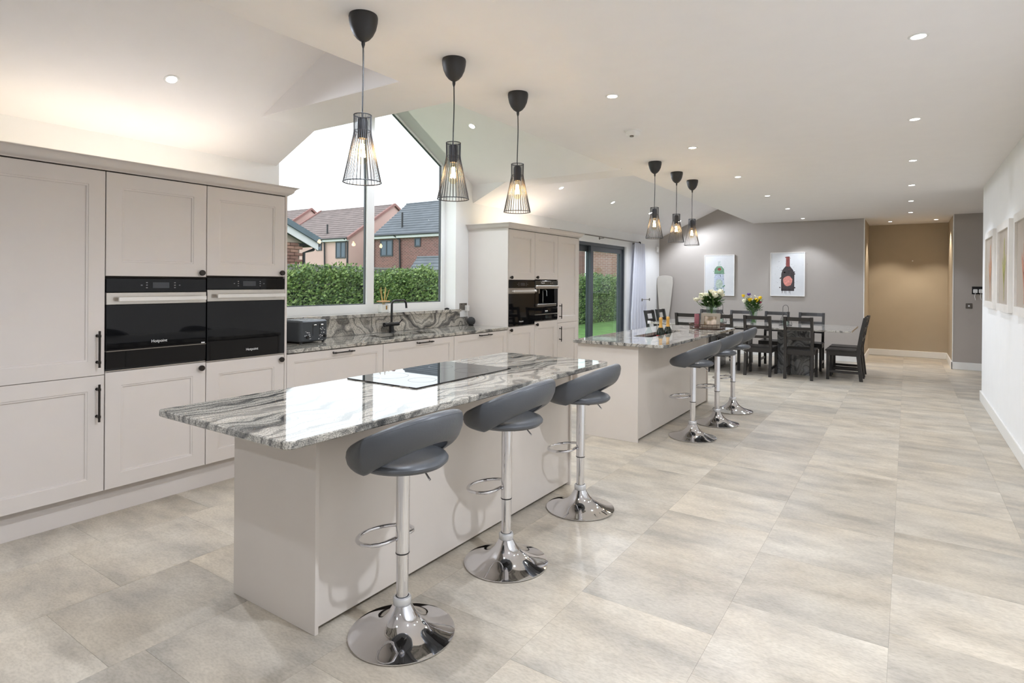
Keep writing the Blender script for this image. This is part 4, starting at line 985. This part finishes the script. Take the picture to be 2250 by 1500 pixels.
# ================================================================== DINING TABLE AND CHAIRS
TXL, TXR, TYN, TYF = -3.735, -0.665, 9.845, 11.195
t = thing('dining_table', 'long granite dining table on two dark marble block pedestals', 'dining table', ((TXL + TXR) / 2, (TYN + TYF) / 2, 0))
MB().slab(rrect(TXL, TXR, TYN, TYF, 0.012), [], 0.727, 0.756, XY, bev=0.004).build('tabletop', M['granite_pale'], t)
for x0, x1 in ((-1.73, -1.26), (-3.14, -2.67)):
    MB().box(x0, x1, 10.24, 10.80, 0.0, 0.727, 0.003).build('pedestal', M['granite_dark'], t)
def make_chair():
    """faces +Y, back at -Y"""
    t = thing('dining_chair', '', 'chair', (0, 0, 0))
    for s in (-1, 1):
        x = s * 0.183
        b = MB(); w, d = 0.0195, 0.024
        P = [(-0.232, 0.0), (-0.192, 0.36), (-0.192, 0.46), (-0.232, 0.72), (-0.278, 0.945)]
        b.loops([[(x - w, y - d, z), (x + w, y - d, z), (x + w, y + d, z), (x - w, y + d, z)] for y, z in P]); b.build('rear_leg', M['chair'], t)
        b = MB(); b.loops([[(x * 1.06 - w, .205 - w, 0), (x * 1.06 + w, .205 - w, 0), (x * 1.06 + w, .205 + w, 0), (x * 1.06 - w, .205 + w, 0)], [(x * 1.06 - .021, .205 - .021, .428), (x * 1.06 + .021, .205 - .021, .428), (x * 1.06 + .021, .205 + .021, .428), (x * 1.06 - .021, .205 + .021, .428)]]); b.build('front_leg', M['chair'], t)
        MB().box(x * 1.03 - .009, x * 1.03 + .009, -0.20, 0.19, 0.105, 0.145, 0.002).build('side_stretcher', M['chair'], t)
        MB().box(x * 1.03 - .010, x * 1.03 + .010, -0.18, 0.19, 0.365, 0.43, 0.002).build('seat_rail', M['chair'], t)
    MB().box(-0.17, 0.17, 0.195, 0.215, 0.365, 0.43, 0.002).build('seat_rail', M['chair'], t)
    MB().box(-0.165, 0.165, -0.202, -0.182, 0.365, 0.44, 0.002).build('seat_rail', M['chair'], t)
    MB().slab(rrect(-0.215, 0.215, -0.172, 0.242, 0.012), [], 0.4305, 0.454, XY, bev=0.004).build('seat', M['chair'], t)
    for z0, z1 in ((0.882, 0.940), (0.742, 0.790), (0.594, 0.636)):
        Ls = []
        for i in range(9):
            u = -0.166 + 0.332 * i / 8; cv = 0.026 * (1 - (u / 0.166) ** 2)
            def yy(z): return (-0.232 - (z - 0.72) * 0.2044 if z > .72 else -0.192 - (z - 0.46) * 0.1538)
            Ls.append([(u, yy(z0) - cv - .007, z0), (u, yy(z0) - cv + .007, z0), (u, yy(z1) - cv + .007, z1), (u, yy(z1) - cv - .007, z1)])
        MB().loops(Ls).build('back_slat', M['chair'], t, False)
    return t
chair0 = make_chair(); used = []
def chair(x, y, a, label):
    o = chair0 if not used else copy_tree(chair0); used.append(1)
    o.location = (x, y, 0); o.rotation_euler = (0, 0, radians(a)); o['label'] = label; o['group'] = 'black dining chairs round the granite table'
for x, lab in ((-1.352, 'black slat-back dining chair on the near table side, closest to the white right wall'), (-1.930, 'black dining chair on the near table side, directly before the yellow tulips'),
               (-2.500, 'black dining chair on the near table side, behind the photo frame and white roses'), (-3.020, 'black dining chair on the near table side, farthest left, behind the gold-foiled bottles')):
    chair(x, 9.963, 0, lab)
for x, lab in ((-1.372, 'black dining chair on the far table side, farthest right'), (-1.928, 'black dining chair on the far table side, behind the right wire lantern'),
               (-2.530, 'black dining chair on the far table side, between the roses and the tulips'), (-3.085, 'black dining chair on the far table side, farthest left, behind the white roses')):
    chair(x, 11.10, 180, lab)
chair(-0.785, 10.262, 90, 'nearer black dining chair at the right table end, seen side on')
chair(-0.785, 10.800, 90, 'farther black dining chair at the right table end, behind its twin')
chair(-3.605, 10.215, -90, 'nearer black dining chair at the left table end, by the curtain')
chair(-3.605, 10.790, -90, 'farther black dining chair at the left table end, by the pale tapered board')

def lantern(x, y, label):
    t = thing('wire_lantern', label, 'lantern', (x, y, 0.7565)); z = 0.7565
    b = MB()
    for s in (-1, 1):
        for q in (-1, 1):
            b.tube([(x + s * .085, y + q * .085, z + .004), (x + s * .06, y + q * .06, z + .11), (x + s * .03, y + q * .03, z + .19), (x, y, z + .20)], .0035, 6)
        b.tube([(x + s * .085, y - .085, z + .004), (x + s * .085, y + .085, z + .004)], .0035, 6); b.tube([(x - .085, y + s * .085, z + .004), (x + .085, y + s * .085, z + .004)], .0035, 6)
    b.tube([(x + .04 * cos(2 * pi * i / 20), y + .04 * sin(2 * pi * i / 20), z + .18) for i in range(20)], .003, 6, True)
    b.build('wire_frame', M['lantern'], t, True)
    MB().tube([(x - .042, y, z + .16)] + [(x - .042 * cos(radians(q)), y, z + .285 + .048 * sin(radians(q))) for q in range(0, 181, 20)] + [(x + .042, y, z + .16)], .0038, 8).build('loop_handle', M['lantern'], t, True)
    b = MB(); b.lathe([(0.05, 0.003), (0.052, 0.05), (0.045, 0.11), (0.042, 0.11), (0.049, 0.05), (0.047, 0.006)], (x, y, z), 24); b.build('glass_cup', M['vase'], t, True)
    MB().lathe([(0.001, 0.007), (0.03, 0.007), (0.03, 0.06), (0.001, 0.06)], (x, y, z), 20).build('candle', M['white_plastic'], t, True)
lantern(-1.665, 10.58, 'dark wire lantern with a loop handle on the right part of the dining table')
lantern(-2.715, 10.58, 'dark wire lantern with a loop handle behind the white roses')

# ================================================================== PICTURES
def back_picture(label, x0, x1, z0, z1, cat='picture'):
    t = thing('wall_picture', label, cat, ((x0 + x1) / 2, YB - 0.02, z0))
    MB().slab(rect(x0, x1, z0, z1), [rect(x0 + .012, x1 - .012, z0 + .012, z1 - .012)], YB - 0.035, YB - 0.001, XZ).build('frame', M['frame_white'], t)
    MB().box(x0 + .012, x1 - .012, YB - 0.028, YB - 0.001, z0 + .012, z1 - .012).build('print', M['artpaper'], t)
    return t
def flat(b, pts, y): b.bm.faces.new([b.bm.verts.new((p[0], y, p[1])) for p in pts])
def blob(b, x, z, r, y, rr, n=9):
    flat(b, [(x + r * rr.uniform(.6, 1.2) * cos(2 * pi * i / n), z + r * rr.uniform(.6, 1.2) * sin(2 * pi * i / n)) for i in range(n)], y)
def art_bottle(t, cx, zb, hgt, w, neck_m, body_m, lab_m, seed, drips=True):
    rr = random.Random(seed); y = YB - 0.0285
    S = lambda pts: [(cx + p[0] * w, zb + p[1] * hgt) for p in pts]
    half = [(.5, .02), (.52, .25), (.5, .50), (.42, .60), (.25, .68), (.15, .72)]
    b = MB(); out = [(a + rr.uniform(-.02, .02), c) for a, c in half]; flat(b, S(out + [(-a, c) for a, c in half[::-1]]), y)
    for k in range(26): blob(b, cx + rr.uniform(-.62, .62) * w, zb + rr.uniform(0, .62) * hgt, rr.uniform(.004, .02), y - .0002 * (k % 3), rr)
    if drips:
        for k in range(6): 
            xx = cx + rr.uniform(-.45, .45) * w; flat(b, [(xx - .004, zb + .05), (xx + .004, zb + .05), (xx + .003, zb - rr.uniform(.01, .07)), (xx - .003, zb - rr.uniform(.01, .05))], y)
    b.build('painted_body', body_m, t)
    b = MB(); flat(b, S([(.15, .70), (.14, .98), (-.14, .98), (-.15, .70)]), y - .0006)
    for k in range(14): blob(b, cx + rr.uniform(-.2, .2) * w, zb + rr.uniform(.62, .98) * hgt, rr.uniform(.004, .014), y - .0008, rr)
    b.build('painted_neck', neck_m, t)
    b = MB()
    flat(b, [(cx + .36 * w * cos(2 * pi * i / 20) * rr.uniform(.93, 1.07), zb + .30 * hgt + .14 * hgt * sin(2 * pi * i / 20) * rr.uniform(.93, 1.07)) for i in range(20)], y - .001)
    b.build('painted_label', lab_m, t)
    b = MB()
    for k in range(46): blob(b, cx + rr.gauss(0, .65) * w, zb + rr.uniform(.0, .85) * hgt, rr.uniform(.0015, .006), y - .0004, rr, 6)
    o = b.build('paint_splatter', body_m, t); o['kind'] = 'stuff'
pa = lambda n, *c: mat(n, srgb(*c), .5, var=.25, vscale=30)
t = back_picture('white picture of a splashed dark bottle with pink label, right on the taupe wall', -2.262, -1.640, 1.200, 2.060)
art_bottle(t, -1.945, 1.29, .70, .235, pa('paint_maroon', 128, 66, 62), pa('paint_black', 62, 54, 54), pa('paint_pink', 214, 140, 128), 4)
t = back_picture('white picture of a pale green bottle with red seal, left on the taupe wall', -3.560, -2.950, 1.185, 2.035)
art_bottle(t, -3.255, 1.22, .70, .20, pa('paint_pale', 196, 202, 200), pa('paint_mist', 182, 190, 204), pa('paint_sage', 176, 190, 176), 9, False)
b = MB(); rr = random.Random(2); y = YB - .0305
flat(b, [(-3.355, 1.64), (-3.155, 1.64), (-3.16, 1.74), (-3.21, 1.80), (-3.30, 1.80), (-3.35, 1.74)], y)
for k in range(24): blob(b, -3.255 + rr.uniform(-.12, .12), rr.uniform(1.26, 1.44) if k % 2 else rr.uniform(1.62, 1.78), rr.uniform(.004, .018), y - .0003, rr)
b.build('green_paint', pa('paint_green', 110, 146, 116), t)
b = MB(); blob(b, -3.255, 1.735, .038, y - .001, rr, 14); b.build('red_seal', pa('paint_red', 140, 62, 56), t)
# three deep white frames on the right wall
def side_picture(label, y0, y1, col, hue):
    z0, z1 = 1.19, 2.035; t = thing('framed_print', label, 'picture', (XR - 0.02, (y0 + y1) / 2, z0))
    MB().slab(rect(y0, y1, z0, z1), [rect(y0 + .07, y1 - .07, z0 + .07, z1 - .07)], XR - 0.035, XR - 0.0005, YZ).build('frame', M['frame_white'], t)
    MB().box(XR - 0.018, XR - 0.0008, y0 + .07, y1 - .07, z0 + .07, z1 - .07).build('print', M['art_taupe'], t)
    b = MB(); rr = random.Random(int(y0 * 10)); x = XR - .0188; cy = (y0 + y1) / 2
    def fl(pts): b.bm.faces.new([b.bm.verts.new((x, p[0], p[1])) for p in pts])
    fl([(cy - .012, z0 + .10), (cy + .012, z0 + .10), (cy + .05, z0 + .42), (cy + .02, z0 + .68), (cy - .03, z0 + .70), (cy - .02, z0 + .42)])
    fl([(cy + .03, z0 + .22), (cy + .13, z0 + .46), (cy + .11, z0 + .52), (cy + .02, z0 + .34)]); fl([(cy - .01, z0 + .25), (cy - .12, z0 + .5), (cy - .08, z0 + .54), (cy + .0, z0 + .36)])
    b.build('painted_stem', pa('print_' + hue, *col), t)
side_picture('farthest of three white deep-framed prints on the right wall, with an orange motif', 7.93, 8.76, (196, 140, 104), 'orange')
side_picture('middle of three white deep-framed prints on the right wall, with a yellow-green motif', 6.80, 7.66, (168, 164, 92), 'green')
side_picture('nearest of three white deep-framed prints on the right wall, cut by the image edge', 5.62, 6.52, (188, 128, 104), 'terracotta')

# ================================================================== CURTAIN, WALL FITTINGS, BOARD
t = thing('curtain_pole', 'thin dark curtain pole above the sliding garden door', 'curtain pole', (XW + 0.09, 9.4, 2.242))
MB().cyl((XW + 0.09, 7.66, 2.242), (XW + 0.09, 11.19, 2.242), 0.011, 12).build('pole', M['grey_metal'], t, True)
MB().lathe([(0.001, -0.0), (0.018, 0.004), (0.026, 0.02), (0.026, 0.035), (0.016, 0.05), (0.001, 0.052)], (0, 0, 0), 16).build('finial', M['handle'], t, True, M=Matrix.Translation((XW + 0.09, 11.19, 2.242)) @ Matrix.Rotation(-pi / 2, 4, 'X'))
for y in (9.55, 11.1):
    b = MB(); b.cyl((XW, y, 2.225), (XW + 0.09, y, 2.228), 0.006, 8); b.cyl((XW, y, 2.225), (XW + 0.005, y, 2.225), 0.024, 16); b.build('bracket', M['grey_metal'], t, True)
t = thing('curtain', 'white curtain drawn to the right of the sliding garden door', 'curtain', (XW + 0.09, 11.3, 0.02))
Ls = []; nz_ = 16
for k in range(nz_ + 1):
    z = 2.236 - (2.236 - 0.02) * k / nz_; f = k / nz_; row = []
    for side in (0, 1):
        rng = range(61) if side == 0 else range(60, -1, -1)
        for i in rng:
            u = i / 60; tie = math.exp(-((z - 1.1) / 0.35) ** 2)
            y = 10.98 - 0.20 * min(1, f * 1.6) * (1 - u) + u * (0.50 + 0.22 * f) - 0.04 * tie * (u - .5)
            a = 0.02 + 0.018 * f
            xx = XW + 0.085 + a * sin(u * 2 * pi * 5.5 + f * .6) + (0.0 if side == 0 else 0.004)
            row.append((max(xx, XW + 0.03), y, z))
    Ls.append(row)
b = MB(); b.loops(Ls, True, True, True); b.build('cloth', M['curtain'], t, True)
t = thing('curtain_holdback', 'small dark metal holdback bar in front of the white curtain', 'holdback', (XW, 11.3, 1.10))
b = MB(); b.tube([(XW + 0.0, 11.62, 1.095), (XW + 0.15, 11.60, 1.098), (XW + 0.155, 11.2, 1.108)], 0.007, 8); b.build('bar', M['grey_metal'], t, True)
for y in (11.2, 11.6):
    MB().lathe([(0.001, -.006), (0.028, -.004), (0.03, 0.0), (0.028, .004), (0.001, .006)], (XW + 0.162, y, 1.1), 18, axis='X').build('disc', M['grey_metal'], t, True)
t = thing('motion_sensor', 'small white motion sensor on the left wall by the back corner', 'sensor', (XW, 12.42, 2.17))
MB().slab(rrect(12.385, 12.455, 2.11, 2.235, 0.025), [], XW, XW + 0.05, YZ, bev=0.012).build('housing', M['white_plastic'], t, True)
MB().box(XW + 0.049, XW + 0.053, 12.40, 12.44, 2.13, 2.175, 0.002).build('lens', M['frame_white'], t)
# tapered board leaning in the back corner
b = MB(); pts = []
for i in range(13):
    a = radians(180 * i / 12); pts.append((0.165 * cos(a), 1.56 + 0.05 * sin(a) if 0 < i < 12 else 1.53))
pts += [(-0.17, 1.44), (-0.15, 1.22), (-0.125, 0.95), (-0.095, 0.72), (-0.06, 0.40), (-0.03, 0.03), (0.03, 0.03), (0.06, 0.40), (0.095, 0.72), (0.125, 0.95), (0.15, 1.22), (0.17, 1.44)]
t = thing('ironing_board', 'pale tapered board standing upright in the back left corner', 'board', (-4.42, 12.35, 0))
b.slab(pts, [], -0.02, 0.02, XZ, bev=0.006)
b.build('board', M['board'], t, True, M=Matrix.Translation((-4.36, 12.38, 0)) @ Matrix.Rotation(radians(14), 4, 'Z') @ Matrix.Rotation(radians(-5), 4, 'X'))
t, mp = socket('wall_socket', 'black double socket on the far taupe wall beside the right wall end', 0.985, YB, 1.355, 'Y', 0.15, 0.13, M['black'], False)
for dx_, lab in ((-0.03, 'white plug in the left half of the black far wall socket'), (0.045, 'white plug in the right half of the black far wall socket')):
    c = thing('plug', lab, 'plug', (0.985 + dx_, YB - 0.007, 1.345))
    b = MB(); b.slab(rrect(dx_ - .03, dx_ + .03, -.045, .02, .012), [], 0.0065, 0.035, mp, bev=.004); b.build('plug_body', M['white_plastic'], c, True)
    MB().tube([(0.985 + dx_, YB - .02, 1.312), (0.985 + dx_ - .01, YB - .02, 1.25), (0.985 + dx_ + .005, YB - .018, 1.19)], .004, 6).build('cord', M['white_plastic'], c)
t, mp = socket('wall_switch', 'grey metal switch plate below the black socket on the far taupe wall', 0.872, YB, 1.09, 'Y', 0.09, 0.09, M['grey_metal'], False)
b = MB(); b.slab(rect(-.012, .012, -.012, .012), [], 0.006, 0.009, mp); b.build('rocker', M['white_plastic'], t)
t = thing('picture_hook', 'tiny white picture hook in the middle of the tan alcove wall', 'hook', (0.085, 14.2, 1.92))
b = MB(); b.cyl((0.085, 14.2, 1.92), (0.085, 14.185, 1.92), .012, 12); b.build('hook_disc', M['white_plastic'], t)

# ================================================================== THE GARDEN AND THE HOUSES BEYOND
GZ = -0.15
lw = MB(); lw.box(-70, -4.86, -12, 60, GZ - 0.1, GZ); o = struct(lw.build('ground', M['lawn']))
pv = MB().box(-6.2, -4.80, 2.0, 11.5, GZ, GZ + 0.06, 0.004).build('patio_step', mat('pale_patio_stone', srgb(176, 172, 164), .8)); struct(pv)
def hedge(label, y0, y1, x0, x1, h, n, seed):
    t = thing('hedge', label, 'hedge', ((x0 + x1) / 2, (y0 + y1) / 2, GZ)); rr = random.Random(seed)
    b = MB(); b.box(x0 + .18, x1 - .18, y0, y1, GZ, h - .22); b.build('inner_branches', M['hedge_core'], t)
    V = []; F = []
    def top(y): return h + 0.07 * sin(y * 2.3 + seed) + 0.06 * sin(y * 5.1) + 0.04 * sin(y * 11.7)
    for k in range(n):
        y = rr.uniform(y0, y1); u = rr.random(); hh = top(y)
        if u < .62: x = x1 - abs(rr.gauss(0, .09)) + 0.07 * sin(y * 4 + rr.random()); z = GZ + rr.random() * (hh - GZ)
        elif u < .94: x = rr.uniform(x0, x1); z = hh - abs(rr.gauss(0, .09))
        else: x = rr.uniform(x0 + .3, x1); z = hh + rr.uniform(0, .16)
        s = rr.uniform(.045, .085); a = rr.uniform(-1.2, 1.2); e = rr.uniform(-.3, 1.15)
        d = Vector((cos(a) * cos(e), sin(a) * cos(e), sin(e))); w = d.cross(Vector((rr.uniform(-1, 1), rr.uniform(-1, 1), rr.uniform(-.2, 1)))).normalized() * s * .36
        nn = w.cross(d).normalized() * s * .12
        p = Vector((x, y, z)); i0 = len(V); V += [p, p + d * s * .5 + w + nn, p + d * s * 1.1, p + d * s * .5 - w + nn]; F += [(i0, i0 + 1, i0 + 2), (i0, i0 + 2, i0 + 3)]
    me = bpy.data.meshes.new('leaves'); me.from_pydata([v - wloc(t) for v in V], [], F); me.materials.append(M['hedge_leaf'])
    o = bpy.data.objects.new('leaves', me); COL.objects.link(o); o.parent = t; o['kind'] = 'stuff'
hedge('clipped laurel hedge seen through the big kitchen window', 3.4, 14.5, -11.0, -10.2, 1.55, 58000, 1)
hedge('farther stretch of laurel hedge seen through the sliding garden door', 14.9, 29.0, -11.0, -10.2, 1.57, 40000, 2)
# grey fence panels behind the hedge
for k, (a, c) in enumerate(((4.0, 7.0), (7.05, 10.05), (10.1, 13.1))):
    t = thing('fence_panel', ('grey fence panel behind the left part of the hedge', 'grey fence panel behind the middle of the hedge', 'grey fence panel behind the right part of the hedge')[k], 'fence', (-11.15, (a + c) / 2, GZ), 'grey fence panels behind the hedge')
    zt_ = 1.80 - 0.01 * k
    MB().box(-11.18, -11.14, a, c, zt_ - .05, zt_, .005).build('top_rail', M['fence'], t); MB().box(-11.2, -11.1, c - .02, c + .04, GZ, zt_ + .02).build('post', M['fence'], t)
    n = 20; w = (c - a) / n
    m0 = None
    for i in range(n):
        if m0 is None: m0 = MB().box(-11.175, -11.155, a + .003, a + w - .003, GZ, zt_ - .052, .003).build('fence_board', M['fence'], t); o = m0
        else: o = m0.copy(); COL.objects.link(o)
        o.location = (m0.location.x + (0.006 if i % 2 else 0), w * i, 0)

def house(label, x0, x1, y0, y1, ez, rz, wall_m, roof_m, courses, wins, pipes, verge=None, gable=True, groundz=GZ):
    """long side faces -Y; ridge runs along X"""
    t = thing('house', label, 'house', ((x0 + x1) / 2, (y0 + y1) / 2, groundz)); ym = (y0 + y1) / 2
    b = MB(); b.loops([[(x0, y0, groundz), (x0, y0, ez), (x0, ym, rz - .12), (x0, y1, ez), (x0, y1, groundz)], [(x1, y0, groundz), (x1, y0, ez), (x1, ym, rz - .12), (x1, y1, ez), (x1, y1, groundz)]]); b.build('walls', wall_m, t)
    # stepped tile courses
    b = MB(); ov = .25; sl = (rz - ez) / (ym - y0)
    for sgn in (1, -1):
        for k in range(courses):
            f0, f1 = k / courses, (k + 1) / courses
            ya = y0 - ov + (ym - y0 + ov) * f0; yc = y0 - ov + (ym - y0 + ov) * f1
            za = ez + (ya - y0) * sl; zc_ = ez + (yc - y0) * sl
            if sgn < 0: ya, yc = 2 * ym - ya, 2 * ym - yc
            b.loops([[(x0 - .06, ya, za - .02), (x0 - .06, ya, za + .085), (x0 - .06, yc, zc_ + .02), (x0 - .06, yc, zc_ - .06)], [(x1 + .06, ya, za - .02), (x1 + .06, ya, za + .085), (x1 + .06, yc, zc_ + .02), (x1 + .06, yc, zc_ - .06)]])
    o = b.build('roof_courses', roof_m, t); o['kind'] = 'stuff'
    MB().cyl((x0 - .06, ym, rz + .02), (x1 + .06, ym, rz + .02), .09, 8).build('ridge', roof_m, t)
    if verge:
        for xx in (x0 - .06, x1 + .06):
            b = MB()
            for s in (1, -1):
                ya = y0 - ov if s > 0 else y1 + ov; za = ez - ov * sl
                b.loops([[(xx - .13, ya, za - .06), (xx + .13, ya, za - .06), (xx + .13, ya, za + .16), (xx - .13, ya, za + .16)], [(xx - .13, ym, rz - .06), (xx + .13, ym, rz - .06), (xx + .13, ym, rz + .16), (xx - .13, ym, rz + .16)]])
            b.build('verge', verge, t)
    MB().box(x0, x1, y0 - .27, y0 - .02, ez - .30, ez - .12).build('fascia', M['white_fascia'], t)
    MB().box(x0 - .05, x1 + .05, y0 - .38, y0 - .26, ez - .12, ez - .02, .02).build('gutter', M['pipe'], t)
    for (a, c, d, e, mul) in wins:
        f = MB().slab(rect(a, c, d, e), ([rect(a + .1, (a + c) / 2 - .05, d + .1, e - .1), rect((a + c) / 2 + .05, c - .1, d + .1, e - .1)] if mul else [rect(a + .1, c - .1, d + .1, e - .1)]), y0 - .06, y0 + .02, XZ).build('window', M['winframe'], t)
        for q in ((a + .1, (a + c) / 2 - .05), ((a + c) / 2 + .05, c - .1)) if mul else ((a + .1, c - .1),):
            MB().box(q[0], q[1], y0 - .03, y0 - .01, d + .1, e - .1).build('pane', M['winpane'], f)
    for pts in pipes: MB().tube(pts, .07, 8).build('downpipe', M['pipe'], t)
    return t
Y0 = 32.06
house('brick house with a grey tiled roof, right half of the big window', -34.7, -20.0, Y0, Y0 + 7.4, 5.0, 7.85, M['brick_red'], M['roof_grey'], 14,
      [(-33.9, -32.55, 3.35, 4.62, True), (-30.3, -29.7, 4.0, 4.66, False)],
      [[(-32.3, Y0 + .7, 5.3), (-32.3, Y0 + .7, 6.75)], [(-32.25, Y0 - .3, 4.95), (-31.75, Y0 - .12, 4.55), (-31.7, Y0 - .12, 2.45), (-31.7, Y0 - .12, 2.3), (-30.6, Y0 - .12, 2.3)], [(-34.6, Y0 - .1, 4.9), (-34.6, Y0 - .1, 0)]])
house('pink rendered house with a brown tiled roof, in the middle of the window view', -47.9, -37.9, Y0 + .3, Y0 + 10.4, 5.0, 8.2, M['render_pink'], M['roof_brown'], 15,
      [(-42.0, -41.3, 4.0, 4.7, False), (-39.5, -38.25, 3.3, 4.68, True)],
      [[(-41.5, Y0 + 1.0, 5.2), (-41.5, Y0 + 1.0, 6.3)], [(-41.2, Y0, 5.0), (-40.8, Y0 + .15, 4.6), (-40.7, Y0 + .15, 1.0)], [(-38.2, Y0, 4.95), (-37.98, Y0 + .2, 4.6), (-37.98, Y0 + .2, 1.0)]], M['roof_red'])
house('pink rendered house with a brown roof at the far left of the window view', -62.0, -49.5, Y0 + .3, Y0 + 10.4, 5.2, 8.55, M['render_pink'], M['roof_brown'], 15, [], [], M['roof_red'])
house('pinkish brick outbuilding beyond the garden, seen through the sliding door', -14.6, -1.0, 29.5, 36.0, 3.6, 6.2, M['brick_pink'], M['roof_brown'], 12, [], [], M['roof_red'])
house('low grey-roofed garage in front of the brick house, at the right window edge', -28.6, -22.0, 29.6, 31.6, 2.0, 3.1, M['brick_red'], M['roof_grey'], 6, [], [])

# brick garage just behind the fence: gable faces +X
t = thing('garage', 'brick garage gable with white bargeboard and blue-grey verge, at the left window edge', 'garage', (-13.0, 6.3, GZ))
gx = -11.6; gy0, gy1, gym, gez, grz = 4.2, 8.56, 6.4, 2.30, 3.25
MB().box(-15, gx - .11, gy0 + .02, gy1 - .02, GZ, gez - .02).build('walls', M['mortar'], t)
b = MB(); b.loops([[(gx - .12, gy0, gez), (gx - .12, gym, grz), (gx - .12, gy1, gez)], [(gx - .02, gy0, gez), (gx - .02, gym, grz), (gx - .02, gy1, gez)]]); b.build('gable_infill', M['mortar'], t)
bk = MB().box(-0.105, 0.0, 0.0, 0.215, 0.0, 0.065, 0.003).build('brick', M['brick1']); bk.parent = t; fb_ = True
mb2 = bk.data.copy(); mb2.materials.clear(); mb2.materials.append(mat('dark_garage_brick', srgb(118, 88, 78), .9, var=.2, vscale=9)); rr = random.Random(8)
for r_ in range(16):
    z = 1.55 + r_ * .075
    for c_ in range(9):
        y = gy1 - .225 * (c_ + 1) - (.1125 if r_ % 2 else 0)
        if z + .07 > gez + (gy1 - y - .215) * (grz - gez) / (gy1 - gym) - .05: continue
        if fb_: o = bk; fb_ = False
        else:
            o = bk.copy(); COL.objects.link(o)
            if rr.random() < .4: o.data = mb2
        o.location = (gx + rr.uniform(-.003, .003) - t.location.x, y - t.location.y, z - t.location.z)
b = MB(); sl = (grz - gez) / (gy1 - gym)
for s in (1, -1):
    e = gy1 + .32 if s > 0 else gy0 - .32; ze = gez - .32 * sl
    b.loops([[(gx + .10, e, ze - .02), (gx + .13, e, ze - .02), (gx + .13, e, ze + .15), (gx + .10, e, ze + .15)], [(gx + .10, gym, grz - .02), (gx + .13, gym, grz - .02), (gx + .13, gym, grz + .15), (gx + .10, gym, grz + .15)]])
b.build('bargeboard', M['white_fascia'], t)
b = MB()
for s in (1, -1):
    e = gy1 + .36 if s > 0 else gy0 - .36; ze = gez - .36 * sl
    b.loops([[(-15, e, ze + .15), (gx + .18, e, ze + .15), (gx + .18, e, ze + .29), (-15, e, ze + .29)], [(-15, gym, grz + .15), (gx + .18, gym, grz + .15), (gx + .18, gym, grz + .29), (-15, gym, grz + .29)]])
b.build('roof', M['slate_blue'], t)
b = MB(); b.cyl((-15, gy1 + .36, gez - .02), (gx + .1, gy1 + .36, gez - .02), .055, 10); b.tube([(gx - .05, gy1 + .36, gez - .06), (gx - .05, gy1 + .32, gez - .14), (gx - .05, gy1 + .06, gez - .22), (gx - .05, gy1 + .05, GZ)], .035, 8); b.build('gutter', M['pipe'], t, True)
